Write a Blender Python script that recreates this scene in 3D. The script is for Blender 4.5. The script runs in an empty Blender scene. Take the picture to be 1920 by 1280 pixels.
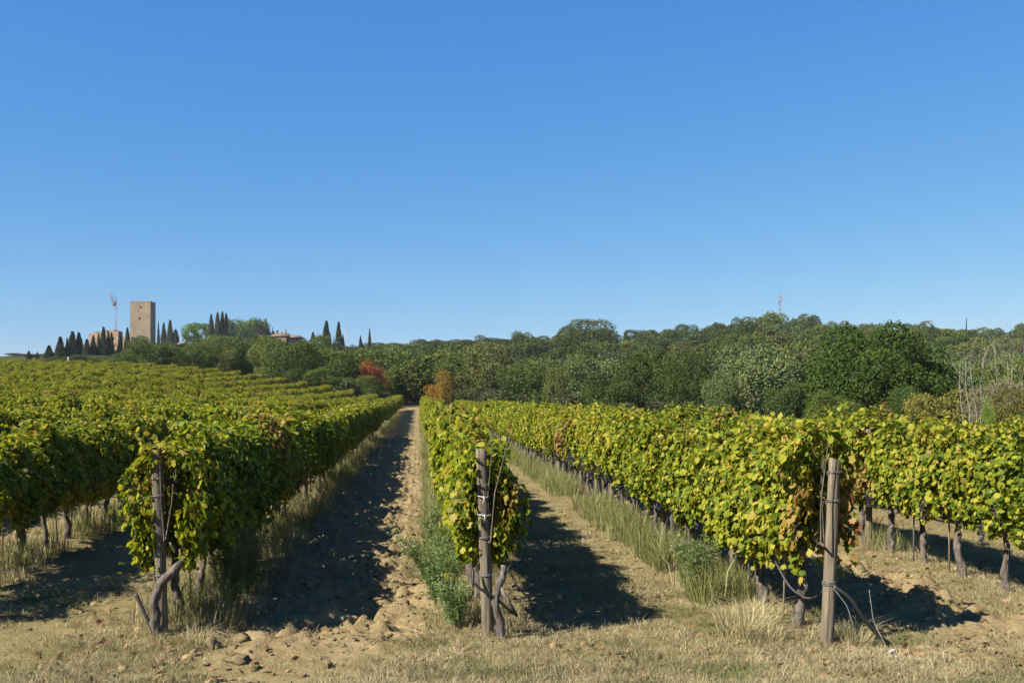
import bpy, math, random
import numpy as np
from mathutils import Vector, Matrix

scene = bpy.context.scene
COL = scene.collection
R = math.radians

# ------------------------------------------------------------------ camera, sky, sun, exposure
CAM_H = 2.2
YAW = R(5.355)                      # camera turned this far to the right of the vine rows (rows run along +Y)
FPX = 1867.0                        # focal length in pixels of the 1920 px wide photograph
VH = 757.0                          # level horizon line in the photograph
cam_d = bpy.data.cameras.new('camera')
cam_d.sensor_width = 36.0
cam_d.lens = 36.0 * FPX / 1920.0
cam_d.shift_y = (VH - 640.0) / 1920.0
cam_d.clip_start = 0.1
cam_d.clip_end = 6000.0
cam = bpy.data.objects.new('camera', cam_d)
COL.objects.link(cam)
cam.location = (0, 0, CAM_H)
cam.rotation_euler = (R(90), 0, -YAW)
scene.camera = cam

SUN_H = Vector((-1.0, -0.50)).normalized()    # horizontal direction towards the sun
SUN_EL = R(41.5)
world = bpy.data.worlds.new('World')
scene.world = world
world.use_nodes = True
wn = world.node_tree
wn.nodes.clear()
w_out = wn.nodes.new('ShaderNodeOutputWorld')
w_bg = wn.nodes.new('ShaderNodeBackground')
sky = wn.nodes.new('ShaderNodeTexSky')
sky.sky_type = 'NISHITA'
sky.sun_disc = False
sky.sun_elevation = SUN_EL
sky.sun_rotation = math.atan2(SUN_H.x, SUN_H.y)
sky.altitude = 300
sky.air_density = 1.0
sky.dust_density = 0.0
sky.ozone_density = 10.0
w_bg.inputs['Strength'].default_value = 0.052
# the camera's deep saturated blue: one tone curve per colour channel, the same over the whole sky
w_sep = wn.nodes.new('ShaderNodeSeparateColor'); w_com = wn.nodes.new('ShaderNodeCombineColor')
wn.links.new(sky.outputs[0], w_sep.inputs[0])
for ch, (gain, gam) in enumerate(((0.64, 1.20), (1.17, 0.73), (2.95, 0.30))):
    w_p = wn.nodes.new('ShaderNodeMath'); w_p.operation = 'POWER'; w_p.inputs[1].default_value = gam
    w_m = wn.nodes.new('ShaderNodeMath'); w_m.operation = 'MULTIPLY'; w_m.inputs[1].default_value = gain
    wn.links.new(w_sep.outputs[ch], w_p.inputs[0]); wn.links.new(w_p.outputs[0], w_m.inputs[0]); wn.links.new(w_m.outputs[0], w_com.inputs[ch])
wn.links.new(w_com.outputs[0], w_bg.inputs['Color'])
wn.links.new(w_bg.outputs[0], w_out.inputs['Surface'])

sun_d = bpy.data.lights.new('sun', 'SUN')
sun_d.energy = 5.0
sun_d.angle = R(0.5)
sun_d.color = (1.0, 0.91, 0.76)
sun = bpy.data.objects.new('sun', sun_d)
COL.objects.link(sun)
ray = Vector((-SUN_H.x * math.cos(SUN_EL), -SUN_H.y * math.cos(SUN_EL), -math.sin(SUN_EL)))
sun.rotation_euler = ray.to_track_quat('-Z', 'Y').to_euler()
sun.location = (-60, -30, 80)

scene.view_settings.view_transform = 'Standard'
scene.view_settings.look = 'None'
scene.view_settings.exposure = 1.6
scene.view_settings.gamma = 1.0
scene.view_settings.use_curve_mapping = False

rng = np.random.default_rng(7)
random.seed(7)
FWD = np.array([math.sin(YAW), math.cos(YAW)])
RGT = np.array([math.cos(YAW), -math.sin(YAW)])

def ground_pt(u, D):
    """world x, y of the place seen in photo column u at depth D"""
    xc = (u - 960.0) / FPX * D
    p = FWD * D + RGT * xc
    return float(p[0]), float(p[1])

def project(x, y):
    D = x * FWD[0] + y * FWD[1]
    xc = x * RGT[0] + y * RGT[1]
    return 960.0 + FPX * xc / np.maximum(D, 0.01), D

def z_at(v, D):
    return CAM_H + (VH - v) * D / FPX

# ------------------------------------------------------------------ noise
def _h(ix, iy, seed):
    n = (ix.astype(np.int64) * 374761393 + iy.astype(np.int64) * 668265263 + seed * 974634777) & 0xFFFFFFFF
    n = ((n ^ (n >> 13)) * 1274126177) & 0xFFFFFFFF
    n = n ^ (n >> 16)
    return (n & 0xFFFF) / 65535.0

def vn(x, y, seed=0):
    x = np.asarray(x, float); y = np.asarray(y, float)
    ix = np.floor(x); iy = np.floor(y)
    fx = x - ix; fy = y - iy
    fx = fx * fx * (3 - 2 * fx); fy = fy * fy * (3 - 2 * fy)
    a = _h(ix, iy, seed); b = _h(ix + 1, iy, seed); c = _h(ix, iy + 1, seed); d = _h(ix + 1, iy + 1, seed)
    return (a + (b - a) * fx) * (1 - fy) + (c + (d - c) * fx) * fy

def fbm(x, y, seed=0, oct=3):
    s = 0; a = 0.5; t = 0
    for o in range(oct):
        s = s + a * vn(x * 2 ** o, y * 2 ** o, seed + o * 17); t += a; a *= 0.5
    return s / t

def sstep(a, b, x):
    t = np.clip((np.asarray(x, float) - a) / (b - a), 0, 1)
    return t * t * (3 - 2 * t)

# ------------------------------------------------------------------ terrain
ROW0, ROWSP = 0.643, 3.04
HX, HY = ground_pt(330, 450)
WX, WY = ground_pt(1500, 335)

def soil_mask(x, y):
    t = (np.asarray(x, float) - ROW0) / ROWSP
    k = np.floor(t); f = t - k
    odd = (np.mod(k, 2) == 1)
    wob = (vn(x * 0.9, y * 0.7, 5) - 0.5) * 0.16
    band = sstep(0.17, 0.27, f + wob) * (1 - sstep(0.74, 0.84, f + wob))
    m = np.where(odd, band, 0.12 * band)
    m = m * sstep(8.4, 9.0, y + (vn(x * 1.3, y * 1.3, 9) - 0.5) * 1.4)
    head = np.exp(-((x + 0.75) / 1.1) ** 2 - ((y - 8.7) / 0.95) ** 2) * 1.1 + 1.2 * np.exp(-((x - 5.5) / 1.35) ** 2 - ((y - 8.6) / 1.5) ** 2)
    m = np.maximum(m, np.clip(head, 0, 1) * (0.6 + 0.5 * vn(x * 2.5, y * 2.5, 3)))
    road = sstep(126, 128, y) * (1 - sstep(132, 134, y)) * (np.abs(x) < 6)
    return np.clip(np.maximum(m, road), 0, 1)

def base_z(x, y):
    x = np.asarray(x, float); y = np.asarray(y, float)
    f = np.clip((y - 10) / 115.0, 0, 1.18)
    z = 1.2 * f ** 1.2
    l = np.clip(-x - 4, 0, 400)
    z = z + 4.3 * (1 - np.exp(-(l / 18.0) ** 1.3)) * f ** 1.1
    r = np.clip(x - 5.0, 0, 45)
    z = z - 0.045 * r * sstep(9, 22, y)
    dx = x - HX
    sx = np.where(dx < 0, 110.0, 160.0)
    z = z + 18.0 * np.exp(-(dx / sx) ** 2 - ((y - HY) / 170.0) ** 2) * sstep(130, 300, y)
    dx = x - WX
    sx = np.where(dx < 0, 150.0, 260.0)
    z = z + 20.0 * np.exp(-(dx / sx) ** 2 - ((y - WY) / 115.0) ** 2) * sstep(70, 200, y)
    return z

def ground_z(x, y):
    x = np.asarray(x, float); y = np.asarray(y, float)
    z = base_z(x, y)
    near = 1 - sstep(35, 75, y)
    t = (x - ROW0) / ROWSP
    d = (t - np.round(t)) * ROWSP
    z = z + 0.07 * np.exp(-(d / 0.45) ** 2) * near * sstep(8.5, 9.6, y)          # low berm under each row
    s = soil_mask(x, y)
    z = z + near * s * (0.42 + 0.58 * sstep(8.7, 10.2, y)) * (0.24 * (fbm(x * 1.7, y * 3.4, 21, 4) - 0.5) + 0.32 * np.clip(vn(x * 5.5, y * 7.0, 33) - 0.58, 0, 1) + 0.06 * (vn(x * 12, y * 13, 35) - 0.5) + 0.045 * np.clip(vn(x * 21, y * 24, 37) - 0.45, 0, 1) - 0.05 * np.clip(vn(x * 8, y * 17, 39) - 0.66, 0, 1))
    z = z + near * (0.06 * (fbm(x * 0.7, y * 0.7, 41, 3) - 0.5) + 0.02 * (vn(x * 4, y * 4, 43) - 0.5))
    return z

def gz(x, y):
    return float(ground_z(np.array([x]), np.array([y]))[0])

# ------------------------------------------------------------------ mesh helpers
def mesh_np(name, verts, faces, rnd=None, mats=(), smooth=False, fmat=None):
    """faces: list of (n, k) integer arrays"""
    me = bpy.data.meshes.new(name)
    verts = np.asarray(verts, np.float32).reshape(-1, 3)
    faces = [np.asarray(f, np.int32) for f in faces if len(f)]
    nl = sum(f.size for f in faces); npol = sum(len(f) for f in faces)
    me.vertices.add(len(verts)); me.vertices.foreach_set('co', verts.ravel())
    me.loops.add(nl); me.polygons.add(npol)
    me.loops.foreach_set('vertex_index', np.concatenate([f.ravel() for f in faces]))
    tot = np.concatenate([np.full(len(f), f.shape[1], np.int32) for f in faces])
    st = np.concatenate([[0], np.cumsum(tot)[:-1]]).astype(np.int32)
    me.polygons.foreach_set('loop_start', st)
    me.polygons.foreach_set('loop_total', tot)
    if smooth:
        me.polygons.foreach_set('use_smooth', np.ones(npol, bool))
    if fmat is not None:
        me.polygons.foreach_set('material_index', np.asarray(fmat, np.int32))
    if rnd is not None:
        a = me.attributes.new('rnd', 'FLOAT', 'POINT')
        a.data.foreach_set('value', np.asarray(rnd, np.float32))
    for m in mats:
        me.materials.append(m)
    me.update(calc_edges=True)
    me.validate()
    return me

class MB:
    def __init__(s):
        s.v = []; s.f = {}; s.n = 0; s.r = []
    def add(s, v, faces, rnd=0.0):
        v = np.asarray(v, float).reshape(-1, 3)
        for f in faces:
            s.f.setdefault(len(f), []).append([i + s.n for i in f])
        s.v.append(v); s.n += len(v); s.r.append(np.full(len(v), rnd))
    def box(s, c, d, rot=None, rnd=0.0, taper=1.0):
        x, y, z = [q / 2 for q in d]
        v = np.array([[-x, -y, -z], [x, -y, -z], [x, y, -z], [-x, y, -z], [-x * taper, -y * taper, z], [x * taper, -y * taper, z], [x * taper, y * taper, z], [-x * taper, y * taper, z]])
        if rot is not None:
            v = v @ np.array(rot.to_matrix() if hasattr(rot, 'to_matrix') else rot).T
        s.add(v + np.array(c), [(0, 3, 2, 1), (4, 5, 6, 7), (0, 1, 5, 4), (1, 2, 6, 5), (2, 3, 7, 6), (3, 0, 4, 7)], rnd)
    def tube(s, pts, rad, k=6, cap=True, rnd=0.0, wob=0.0, rg=None):
        pts = np.asarray(pts, float); n = len(pts)
        rad = np.broadcast_to(np.asarray(rad, float), (n,))
        t = np.gradient(pts, axis=0) if n > 1 else np.array([[0, 0, 1.]])
        t /= np.linalg.norm(t, axis=1)[:, None] + 1e-9
        ref = np.array([0.0, 0, 1]) if abs(t[:, 2].mean()) < 0.8 else np.array([1.0, 0, 0])
        a = np.cross(t, ref); a /= np.linalg.norm(a, axis=1)[:, None] + 1e-9
        b = np.cross(t, a)
        an = np.arange(k) / k * 2 * math.pi
        rr = rad[:, None] * np.ones((n, k))
        if wob and rg is not None:
            rr = rr * (1 + wob * (rg.random((n, k)) - 0.5))
        v = pts[:, None, :] + rr[..., None] * (np.cos(an)[None, :, None] * a[:, None, :] + np.sin(an)[None, :, None] * b[:, None, :])
        fs = []
        for i in range(n - 1):
            for j in range(k):
                j2 = (j + 1) % k
                fs.append((i * k + j, i * k + j2, (i + 1) * k + j2, (i + 1) * k + j))
        if cap:
            fs.append(tuple(range(k - 1, -1, -1))); fs.append(tuple((n - 1) * k + j for j in range(k)))
        s.add(v.reshape(-1, 3), fs, rnd)
    def ball(s, c, r, seg=6, ring=4, rnd=0.0):
        pts = []; 
        for i in range(1, ring):
            th = math.pi * i / ring
            for j in range(seg):
                ph = 2 * math.pi * j / seg
                pts.append((math.sin(th) * math.cos(ph), math.sin(th) * math.sin(ph), math.cos(th)))
        top = len(pts); pts.append((0, 0, 1)); pts.append((0, 0, -1))
        fs = []
        for i in range(ring - 2):
            for j in range(seg):
                j2 = (j + 1) % seg
                fs.append((i * seg + j, (i + 1) * seg + j, (i + 1) * seg + j2, i * seg + j2))
        for j in range(seg):
            j2 = (j + 1) % seg
            fs.append((top, j, j2)); b0 = (ring - 2) * seg; fs.append((top + 1, b0 + j2, b0 + j))
        s.add(np.array(pts) * np.asarray(r) + np.array(c), fs, rnd)
    def mesh(s, name, mats=(), smooth=False):
        return mesh_np(name, np.concatenate(s.v), [np.array(f) for f in s.f.values()], np.concatenate(s.r), mats, smooth)

def obj(name, me, parent=None, loc=None, rot=None, scl=None):
    o = bpy.data.objects.new(name, me)
    COL.objects.link(o)
    if parent is not None: o.parent = parent
    if loc is not None: o.location = loc
    if rot is not None: o.rotation_euler = rot
    if scl is not None: o.scale = scl
    return o

def tag(o, label=None, cat=None, group=None, kind=None):
    if label: o['label'] = label
    if cat: o['category'] = cat
    if group: o['group'] = group
    if kind: o['kind'] = kind
    return o

def thing(name, label, cat, loc=(0, 0, 0), rot=None, group=None, scl=None):
    return tag(obj(name, None, None, loc, rot, scl), label, cat, group, 'thing')

def leaves_np(pos, nrm, tip, size, tmpl, faces, rg, aspect=1.0):
    """many leaves as arrays: tmpl (k,3) in (across, along, out)"""
    n = len(pos)
    nrm = nrm / (np.linalg.norm(nrm, axis=1)[:, None] + 1e-9)
    tip = tip - nrm * (tip * nrm).sum(1)[:, None]
    tip /= np.linalg.norm(tip, axis=1)[:, None] + 1e-9
    side = np.cross(tip, nrm)
    k = len(tmpl)
    T = tmpl[None] * np.asarray(size)[:, None, None]
    v = pos[:, None, :] + T[..., 0:1] * side[:, None, :] * aspect + T[..., 1:2] * tip[:, None, :] + T[..., 2:3] * nrm[:, None, :]
    f = [np.asarray(q)[None] + (np.arange(n) * k)[:, None, None] for q in faces]
    f = [q.reshape(-1, q.shape[2]) for q in f]
    rnd = np.repeat(rg.random(n), k)
    return v.reshape(-1, 3), f, rnd

# ------------------------------------------------------------------ materials
ALB = 0.74
def dim(c): return tuple(q * ALB for q in c)
def new_mat(name):
    m = bpy.data.materials.new(name); m.use_nodes = True
    nt = m.node_tree; nt.nodes.clear()
    return m, nt

class NT:
    def __init__(s, nt): s.nt = nt
    def n(s, t, **kw):
        nd = s.nt.nodes.new(t)
        for k, v in kw.items():
            if k.startswith('i_'): nd.inputs[k[2:].replace('_', ' ')].default_value = v
            else: setattr(nd, k, v)
        return nd
    def l(s, a, b): s.nt.links.new(a, b)
    def math(s, op, a, b=None, clamp=False):
        nd = s.nt.nodes.new('ShaderNodeMath'); nd.operation = op; nd.use_clamp = clamp
        for i, q in enumerate((a, b)):
            if q is None: continue
            if isinstance(q, (int, float)): nd.inputs[i].default_value = q
            else: s.l(q, nd.inputs[i])
        return nd.outputs[0]
    def ramp(s, fac, stops, interp='LINEAR'):
        nd = s.nt.nodes.new('ShaderNodeValToRGB'); cr = nd.color_ramp; cr.interpolation = interp
        while len(cr.elements) > 1: cr.elements.remove(cr.elements[0])
        cr.elements[0].position = stops[0][0]; cr.elements[0].color = (*stops[0][1], 1)
        for p, c in stops[1:]:
            e = cr.elements.new(p); e.color = (*c, 1)
        s.l(fac, nd.inputs[0]); return nd.outputs[0]
    def mix(s, fac, a, b, mode='MIX'):
        nd = s.nt.nodes.new('ShaderNodeMix'); nd.data_type = 'RGBA'; nd.blend_type = mode
        for q, i in ((fac, 0), (a, 6), (b, 7)):
            if isinstance(q, (int, float)): nd.inputs[i].default_value = q
            elif isinstance(q, tuple): nd.inputs[i].default_value = (*q, 1)
            else: s.l(q, nd.inputs[i])
        return nd.outputs[2]
    def noise(s, vec, scale, detail=3, rough=0.55):
        nd = s.nt.nodes.new('ShaderNodeTexNoise'); nd.inputs['Scale'].default_value = scale
        nd.inputs['Detail'].default_value = detail; nd.inputs['Roughness'].default_value = rough
        if vec is not None: s.l(vec, nd.inputs['Vector'])
        return nd.outputs[0]
    def out(s, sh, disp=None):
        o = s.nt.nodes.new('ShaderNodeOutputMaterial'); s.l(sh, o.inputs['Surface'])

def leafy(name, stops, patch=None, patch_col=None, transl=0.3, noise_amt=0.9, noise_scale=0.4, obj_tint=False, rough=0.5, spec=0.3, base=0.15, rmul=0.72):
    if not obj_tint: stops = [(a, dim(b)) for a, b in stops]
    if patch_col: patch_col = [(a, dim(b)) for a, b in patch_col]
    m, nt = new_mat(name); q = NT(nt)
    at = q.n('ShaderNodeAttribute', attribute_name='rnd'); oi = q.n('ShaderNodeObjectInfo'); ge = q.n('ShaderNodeNewGeometry')
    r = q.math('FRACT', q.math('ADD', at.outputs['Fac'], oi.outputs['Random']))
    n1 = q.noise(ge.outputs['Position'], noise_scale, 2)
    v = q.math('ADD', q.math('MULTIPLY', r, rmul), q.math('MULTIPLY', q.math('SUBTRACT', n1, 0.5), noise_amt))
    v = q.math('ADD', v, base, True)
    c = q.ramp(v, stops)
    if patch:
        mp = q.n('ShaderNodeMapping'); mp.inputs['Location'].default_value = (31.7, 12.3, 4.4); q.l(ge.outputs['Position'], mp.inputs[0])
        n2 = q.noise(mp.outputs[0], patch[0], 2)
        f = q.math('MULTIPLY', q.math('MULTIPLY', q.math('SUBTRACT', n2, patch[1]), 9.0, True), q.math('GREATER_THAN', r, 0.32), True)
        pc = q.ramp(q.math('FRACT', q.math('MULTIPLY', r, 7.3)), patch_col)
        c = q.mix(f, c, pc)
    if obj_tint:
        c = q.mix(1.0, c, oi.outputs['Color'], 'MULTIPLY')
    p = q.n('ShaderNodeBsdfPrincipled'); p.inputs['Roughness'].default_value = rough
    p.inputs['Specular IOR Level'].default_value = spec
    q.l(c, p.inputs['Base Color'])
    tr = q.n('ShaderNodeBsdfTranslucent')
    q.l(q.mix(1.0, c, (1.25, 1.2, 0.6), 'MULTIPLY'), tr.inputs['Color'])
    ms = q.n('ShaderNodeMixShader'); ms.inputs[0].default_value = transl
    q.l(p.outputs[0], ms.inputs[1]); q.l(tr.outputs[0], ms.inputs[2])
    q.out(ms.outputs[0])
    return m

M = {}
M['vine_leaf'] = leafy('vine_leaf', [(0.0, (0.040, 0.078, 0.009)), (0.25, (0.095, 0.150, 0.013)), (0.48, (0.200, 0.250, 0.018)), (0.72, (0.320, 0.335, 0.028)), (0.90, (0.43, 0.39, 0.06)), (1.0, (0.38, 0.26, 0.07))],
                       patch=(0.5, 0.578), patch_col=[(0, (0.30, 0.16, 0.06)), (0.35, (0.42, 0.28, 0.13)), (0.65, (0.36, 0.24, 0.06)), (0.85, (0.25, 0.08, 0.035)), (1, (0.15, 0.06, 0.03))], transl=0.47, noise_amt=0.9, rmul=0.85, base=0.10, rough=0.6, spec=0.15)
M['tree_leaf'] = leafy('tree_leaf', [(0.0, (0.48, 0.56, 0.45)), (0.5, (0.95, 1.0, 0.95)), (1.0, (1.5, 1.5, 1.2))], transl=0.18, noise_amt=0.6, noise_scale=0.25, obj_tint=True, rough=0.7, spec=0.1)
M['weed'] = leafy('weed', [(0.0, (0.10, 0.13, 0.04)), (0.5, (0.17, 0.20, 0.06)), (0.8, (0.28, 0.27, 0.10)), (1.0, (0.38, 0.30, 0.15))], transl=0.25, noise_amt=0.8, noise_scale=0.6)
M['fennel'] = leafy('fennel', [(0.0, (0.07, 0.12, 0.035)), (0.5, (0.13, 0.19, 0.06)), (1.0, (0.22, 0.25, 0.10))], transl=0.25, noise_amt=0.4)
M['dry_grass'] = leafy('dry_grass', [(0.0, (0.15, 0.145, 0.065)), (0.35, (0.25, 0.22, 0.12)), (0.7, (0.37, 0.32, 0.19)), (1.0, (0.52, 0.45, 0.29))], patch=(0.75, 0.57), patch_col=[(0, (0.10, 0.125, 0.04)), (0.5, (0.17, 0.18, 0.07)), (1, (0.07, 0.10, 0.03))], transl=0.2, noise_amt=1.3, noise_scale=0.9, rough=0.7, spec=0.1)
M['fallen_leaf'] = leafy('fallen_leaf', [(0.0, (0.09, 0.055, 0.03)), (0.5, (0.21, 0.13, 0.065)), (1.0, (0.34, 0.25, 0.14))], transl=0.1, noise_amt=0.3, rough=0.8, spec=0.1)

def plain(name, c1, c2, scale=8, rough=0.8, spec=0.2, bump=0.0, stretch=None, metal=0.0, local=True):
    m, nt = new_mat(name); q = NT(nt)
    tc = q.n('ShaderNodeTexCoord'); vec = tc.outputs['Object']
    if stretch:
        mp = q.n('ShaderNodeMapping'); mp.inputs['Scale'].default_value = stretch; q.l(vec, mp.inputs[0]); vec = mp.outputs[0]
    n1 = q.noise(vec, scale, 5, 0.6)
    c = q.ramp(n1, [(0.3, dim(c1)), (0.7, dim(c2))])
    p = q.n('ShaderNodeBsdfPrincipled'); p.inputs['Roughness'].default_value = rough; p.inputs['Specular IOR Level'].default_value = spec; p.inputs['Metallic'].default_value = metal
    q.l(c, p.inputs['Base Color'])
    if bump:
        b = q.n('ShaderNodeBump'); b.inputs['Strength'].default_value = bump; b.inputs['Distance'].default_value = 0.02; q.l(n1, b.inputs['Height']); q.l(b.outputs[0], p.inputs['Normal'])
    q.out(p.outputs[0])
    return m

M['bark'] = plain('vine_bark', (0.035, 0.028, 0.024), (0.20, 0.175, 0.15), 26, 0.95, 0.05, 1.0, (1, 1, 0.22))
M['tree_bark'] = plain('tree_bark', (0.06, 0.05, 0.04), (0.16, 0.13, 0.10), 3, 0.9, 0.1, 0.6)
M['dead_wood'] = plain('dead_wood', (0.18, 0.16, 0.13), (0.32, 0.285, 0.235), 3, 0.85, 0.1)
M['post'] = plain('weathered_wood', (0.070, 0.058, 0.042), (0.235, 0.20, 0.15), 7, 0.9, 0.1, 0.9, (5, 5, 0.35))
M['crack'] = plain('wood_crack', (0.03, 0.025, 0.02), (0.05, 0.04, 0.03), 9)
M['wire'] = plain('galvanised_wire', (0.13, 0.13, 0.125), (0.22, 0.22, 0.21), 20, 0.6, 0.3, metal=0.2)
M['hose'] = plain('black_hose', (0.012, 0.012, 0.012), (0.03, 0.028, 0.026), 10, 0.5, 0.4)
M['white_tie'] = plain('white_tie', (0.33, 0.33, 0.31), (0.45, 0.45, 0.43), 10, 0.7)
M['grape'] = plain('grape_skin', (0.012, 0.012, 0.03), (0.04, 0.04, 0.085), 30, 0.5, 0.3)
M['clod'] = plain('dry_clod', (0.16, 0.125, 0.07), (0.28, 0.225, 0.13), 9, 0.95, 0.05, 0.8)
M['twig'] = plain('twig', (0.20, 0.15, 0.10), (0.36, 0.29, 0.20), 20, 0.9, 0.1)
M['roof'] = plain('terracotta_roof', (0.13, 0.092, 0.066), (0.21, 0.155, 0.115), 1.2, 0.9, 0.1)
M['plaster'] = plain('ochre_plaster', (0.27, 0.175, 0.105), (0.35, 0.24, 0.155), 0.6, 0.9, 0.1)
M['dark'] = plain('dark_interior', (0.012, 0.011, 0.01), (0.02, 0.018, 0.016), 2, 0.9, 0.1)
M['crane_paint'] = plain('crane_paint', (0.24, 0.195, 0.165), (0.29, 0.235, 0.20), 0.5, 0.6)
M['grey_steel'] = plain('grey_steel', (0.20, 0.22, 0.24), (0.27, 0.29, 0.31), 0.5, 0.6)
M['mast_red'] = plain('mast_red', (0.26, 0.13, 0.12), (0.30, 0.15, 0.14), 0.5, 0.6)
M['mast_white'] = plain('mast_white', (0.22, 0.22, 0.23), (0.27, 0.27, 0.28), 0.5, 0.6)
M['pale_stone'] = plain('pale_stone', (0.36, 0.35, 0.32), (0.46, 0.45, 0.42), 2, 0.8)

def stone_mat(name, c_lo, c_hi, mortar, scale):
    c_lo, c_hi, mortar = dim(c_lo), dim(c_hi), dim(mortar)
    m, nt = new_mat(name); q = NT(nt)
    tc = q.n('ShaderNodeTexCoord')
    ge = q.n('ShaderNodeNewGeometry')
    sx = q.n('ShaderNodeSeparateXYZ'); q.l(tc.outputs['Object'], sx.inputs[0])
    cx = q.n('ShaderNodeCombineXYZ'); q.l(q.math('ADD', sx.outputs[0], sx.outputs[1]), cx.inputs[0]); q.l(sx.outputs[2], cx.inputs[1])
    br = q.n('ShaderNodeTexBrick'); q.l(cx.outputs[0], br.inputs['Vector'])
    br.inputs['Scale'].default_value = scale; br.inputs['Mortar Size'].default_value = 0.03; br.inputs['Bias'].default_value = 0.0
    br.inputs['Brick Width'].default_value = 0.7; br.inputs['Row Height'].default_value = 0.33
    br.inputs['Color1'].default_value = (*c_lo, 1); br.inputs['Color2'].default_value = (*c_hi, 1); br.inputs['Mortar'].default_value = (*mortar, 1)
    n1 = q.noise(tc.outputs['Object'], 0.35, 5, 0.65)
    n2 = q.noise(tc.outputs['Object'], 1.7, 4, 0.7)
    c = q.mix(q.math('MULTIPLY', n2, 0.8), br.outputs[0], q.ramp(n2, [(0.3, c_lo), (0.6, c_hi), (0.8, (0.36, 0.32, 0.25))]))
    c = q.mix(1.0, c, q.ramp(n1, [(0.3, (0.75, 0.72, 0.68)), (0.7, (1.15, 1.1, 1.0))]), 'MULTIPLY')
    p = q.n('ShaderNodeBsdfPrincipled'); p.inputs['Roughness'].default_value = 0.95; p.inputs['Specular IOR Level'].default_value = 0.05
    q.l(c, p.inputs['Base Color'])
    b = q.n('ShaderNodeBump'); b.inputs['Strength'].default_value = 0.7; b.inputs['Distance'].default_value = 0.15; q.l(n2, b.inputs['Height']); q.l(b.outputs[0], p.inputs['Normal'])
    q.out(p.outputs[0]); return m

M['stone'] = stone_mat('tower_stone', (0.27, 0.22, 0.155), (0.38, 0.32, 0.235), (0.22, 0.185, 0.135), 1.0)
M['ruin'] = stone_mat('ruin_stone', (0.30, 0.22, 0.15), (0.42, 0.32, 0.23), (0.25, 0.19, 0.14), 1.2)

def ground_mat():
    m, nt = new_mat('ground_soil'); q = NT(nt)
    ge = q.n('ShaderNodeNewGeometry'); P = ge.outputs['Position']
    s = q.n('ShaderNodeAttribute', attribute_name='rnd').outputs['Fac']
    w = q.n('ShaderNodeAttribute', attribute_name='wood').outputs['Fac']
    n0 = q.noise(P, 0.55, 4); n1 = q.noise(P, 3.0, 5, 0.65); n2 = q.noise(P, 22, 4, 0.7); n3 = q.noise(P, 75, 3, 0.7)
    soil = q.ramp(n1, [(0.25, (0.120, 0.092, 0.052)), (0.55, (0.180, 0.143, 0.086)), (0.8, (0.235, 0.192, 0.122))])
    soil = q.mix(q.math('MULTIPLY', n2, 0.55), soil, q.ramp(n2, [(0.35, (0.085, 0.064, 0.036)), (0.65, (0.235, 0.192, 0.12))]))
    straw = q.ramp(n1, [(0.25, (0.080, 0.074, 0.030)), (0.5, (0.145, 0.124, 0.064)), (0.75, (0.195, 0.165, 0.095))])
    straw = q.mix(q.math('MULTIPLY', q.math('SUBTRACT', n0, 0.5), 3.0, True), straw, (0.150, 0.095, 0.052))
    straw = q.mix(q.math('MULTIPLY', n3, 0.6), straw, q.ramp(n3, [(0.35, (0.05, 0.04, 0.02)), (0.65, (0.24, 0.20, 0.12))]))
    c = q.mix(s, straw, soil)
    c = q.mix(1.0, c, (1.06, 1.04, 0.92), 'MULTIPLY')
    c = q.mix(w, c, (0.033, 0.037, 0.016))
    p = q.n('ShaderNodeBsdfPrincipled'); p.inputs['Roughness'].default_value = 0.97; p.inputs['Specular IOR Level'].default_value = 0.03
    q.l(c, p.inputs['Base Color'])
    h = q.math('ADD', q.math('MULTIPLY', n2, 0.7), q.math('MULTIPLY', n3, 0.3))
    b = q.n('ShaderNodeBump'); b.inputs['Strength'].default_value = 0.9; b.inputs['Distance'].default_value = 0.05; q.l(h, b.inputs['Height']); q.l(b.outputs[0], p.inputs['Normal'])
    q.out(p.outputs[0]); return m
M['ground'] = ground_mat()

# ------------------------------------------------------------------ ground sheet
def axis(segs):
    out = [segs[0][0]]
    for a, b, s0, s1 in segs:
        x = a
        while x < b - 1e-6:
            t = (x - a) / (b - a)
            x = min(b, x + s0 * (s1 / s0) ** t)
            out.append(x)
    return np.array(out)

gy = axis([(-40, 5.5, 6, 0.4), (5.5, 15, 0.055, 0.065), (15, 45, 0.065, 0.25), (45, 140, 0.25, 2.2), (140, 700, 2.2, 20), (700, 3500, 20, 400)])
gxr = axis([(0.5, 8.5, 0.06, 0.06), (8.5, 40, 0.06, 1.5), (40, 400, 1.5, 15), (400, 3000, 15, 300)])
gxl = axis([(-0.5, 6.5, 0.06, 0.06), (6.5, 60, 0.06, 1.8), (60, 400, 1.8, 15), (400, 3000, 15, 300)])
gx = np.concatenate([-gxl[::-1], gxr[1:]])
def refine(a, extra):
    a = np.unique(np.round(np.concatenate([a] + extra), 4))
    return a[np.concatenate([[True], np.diff(a) > 0.012])]
gx = refine(gx, [np.arange(-2.3, 0.95, 0.03), np.arange(4.1, 7.0, 0.04)])
gy = refine(gy, [np.arange(7.4, 14.0, 0.03)])
X, Y = np.meshgrid(gx, gy)
Z = ground_z(X.ravel(), Y.ravel())
nx, ny = len(gx), len(gy)
ii = np.arange(nx * ny).reshape(ny, nx)
quads = np.stack([ii[:-1, :-1], ii[:-1, 1:], ii[1:, 1:], ii[1:, :-1]], -1).reshape(-1, 4)
me = mesh_np('ground', np.stack([X.ravel(), Y.ravel(), Z], -1), [quads], soil_mask(X.ravel(), Y.ravel()), [M['ground']], True)

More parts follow.
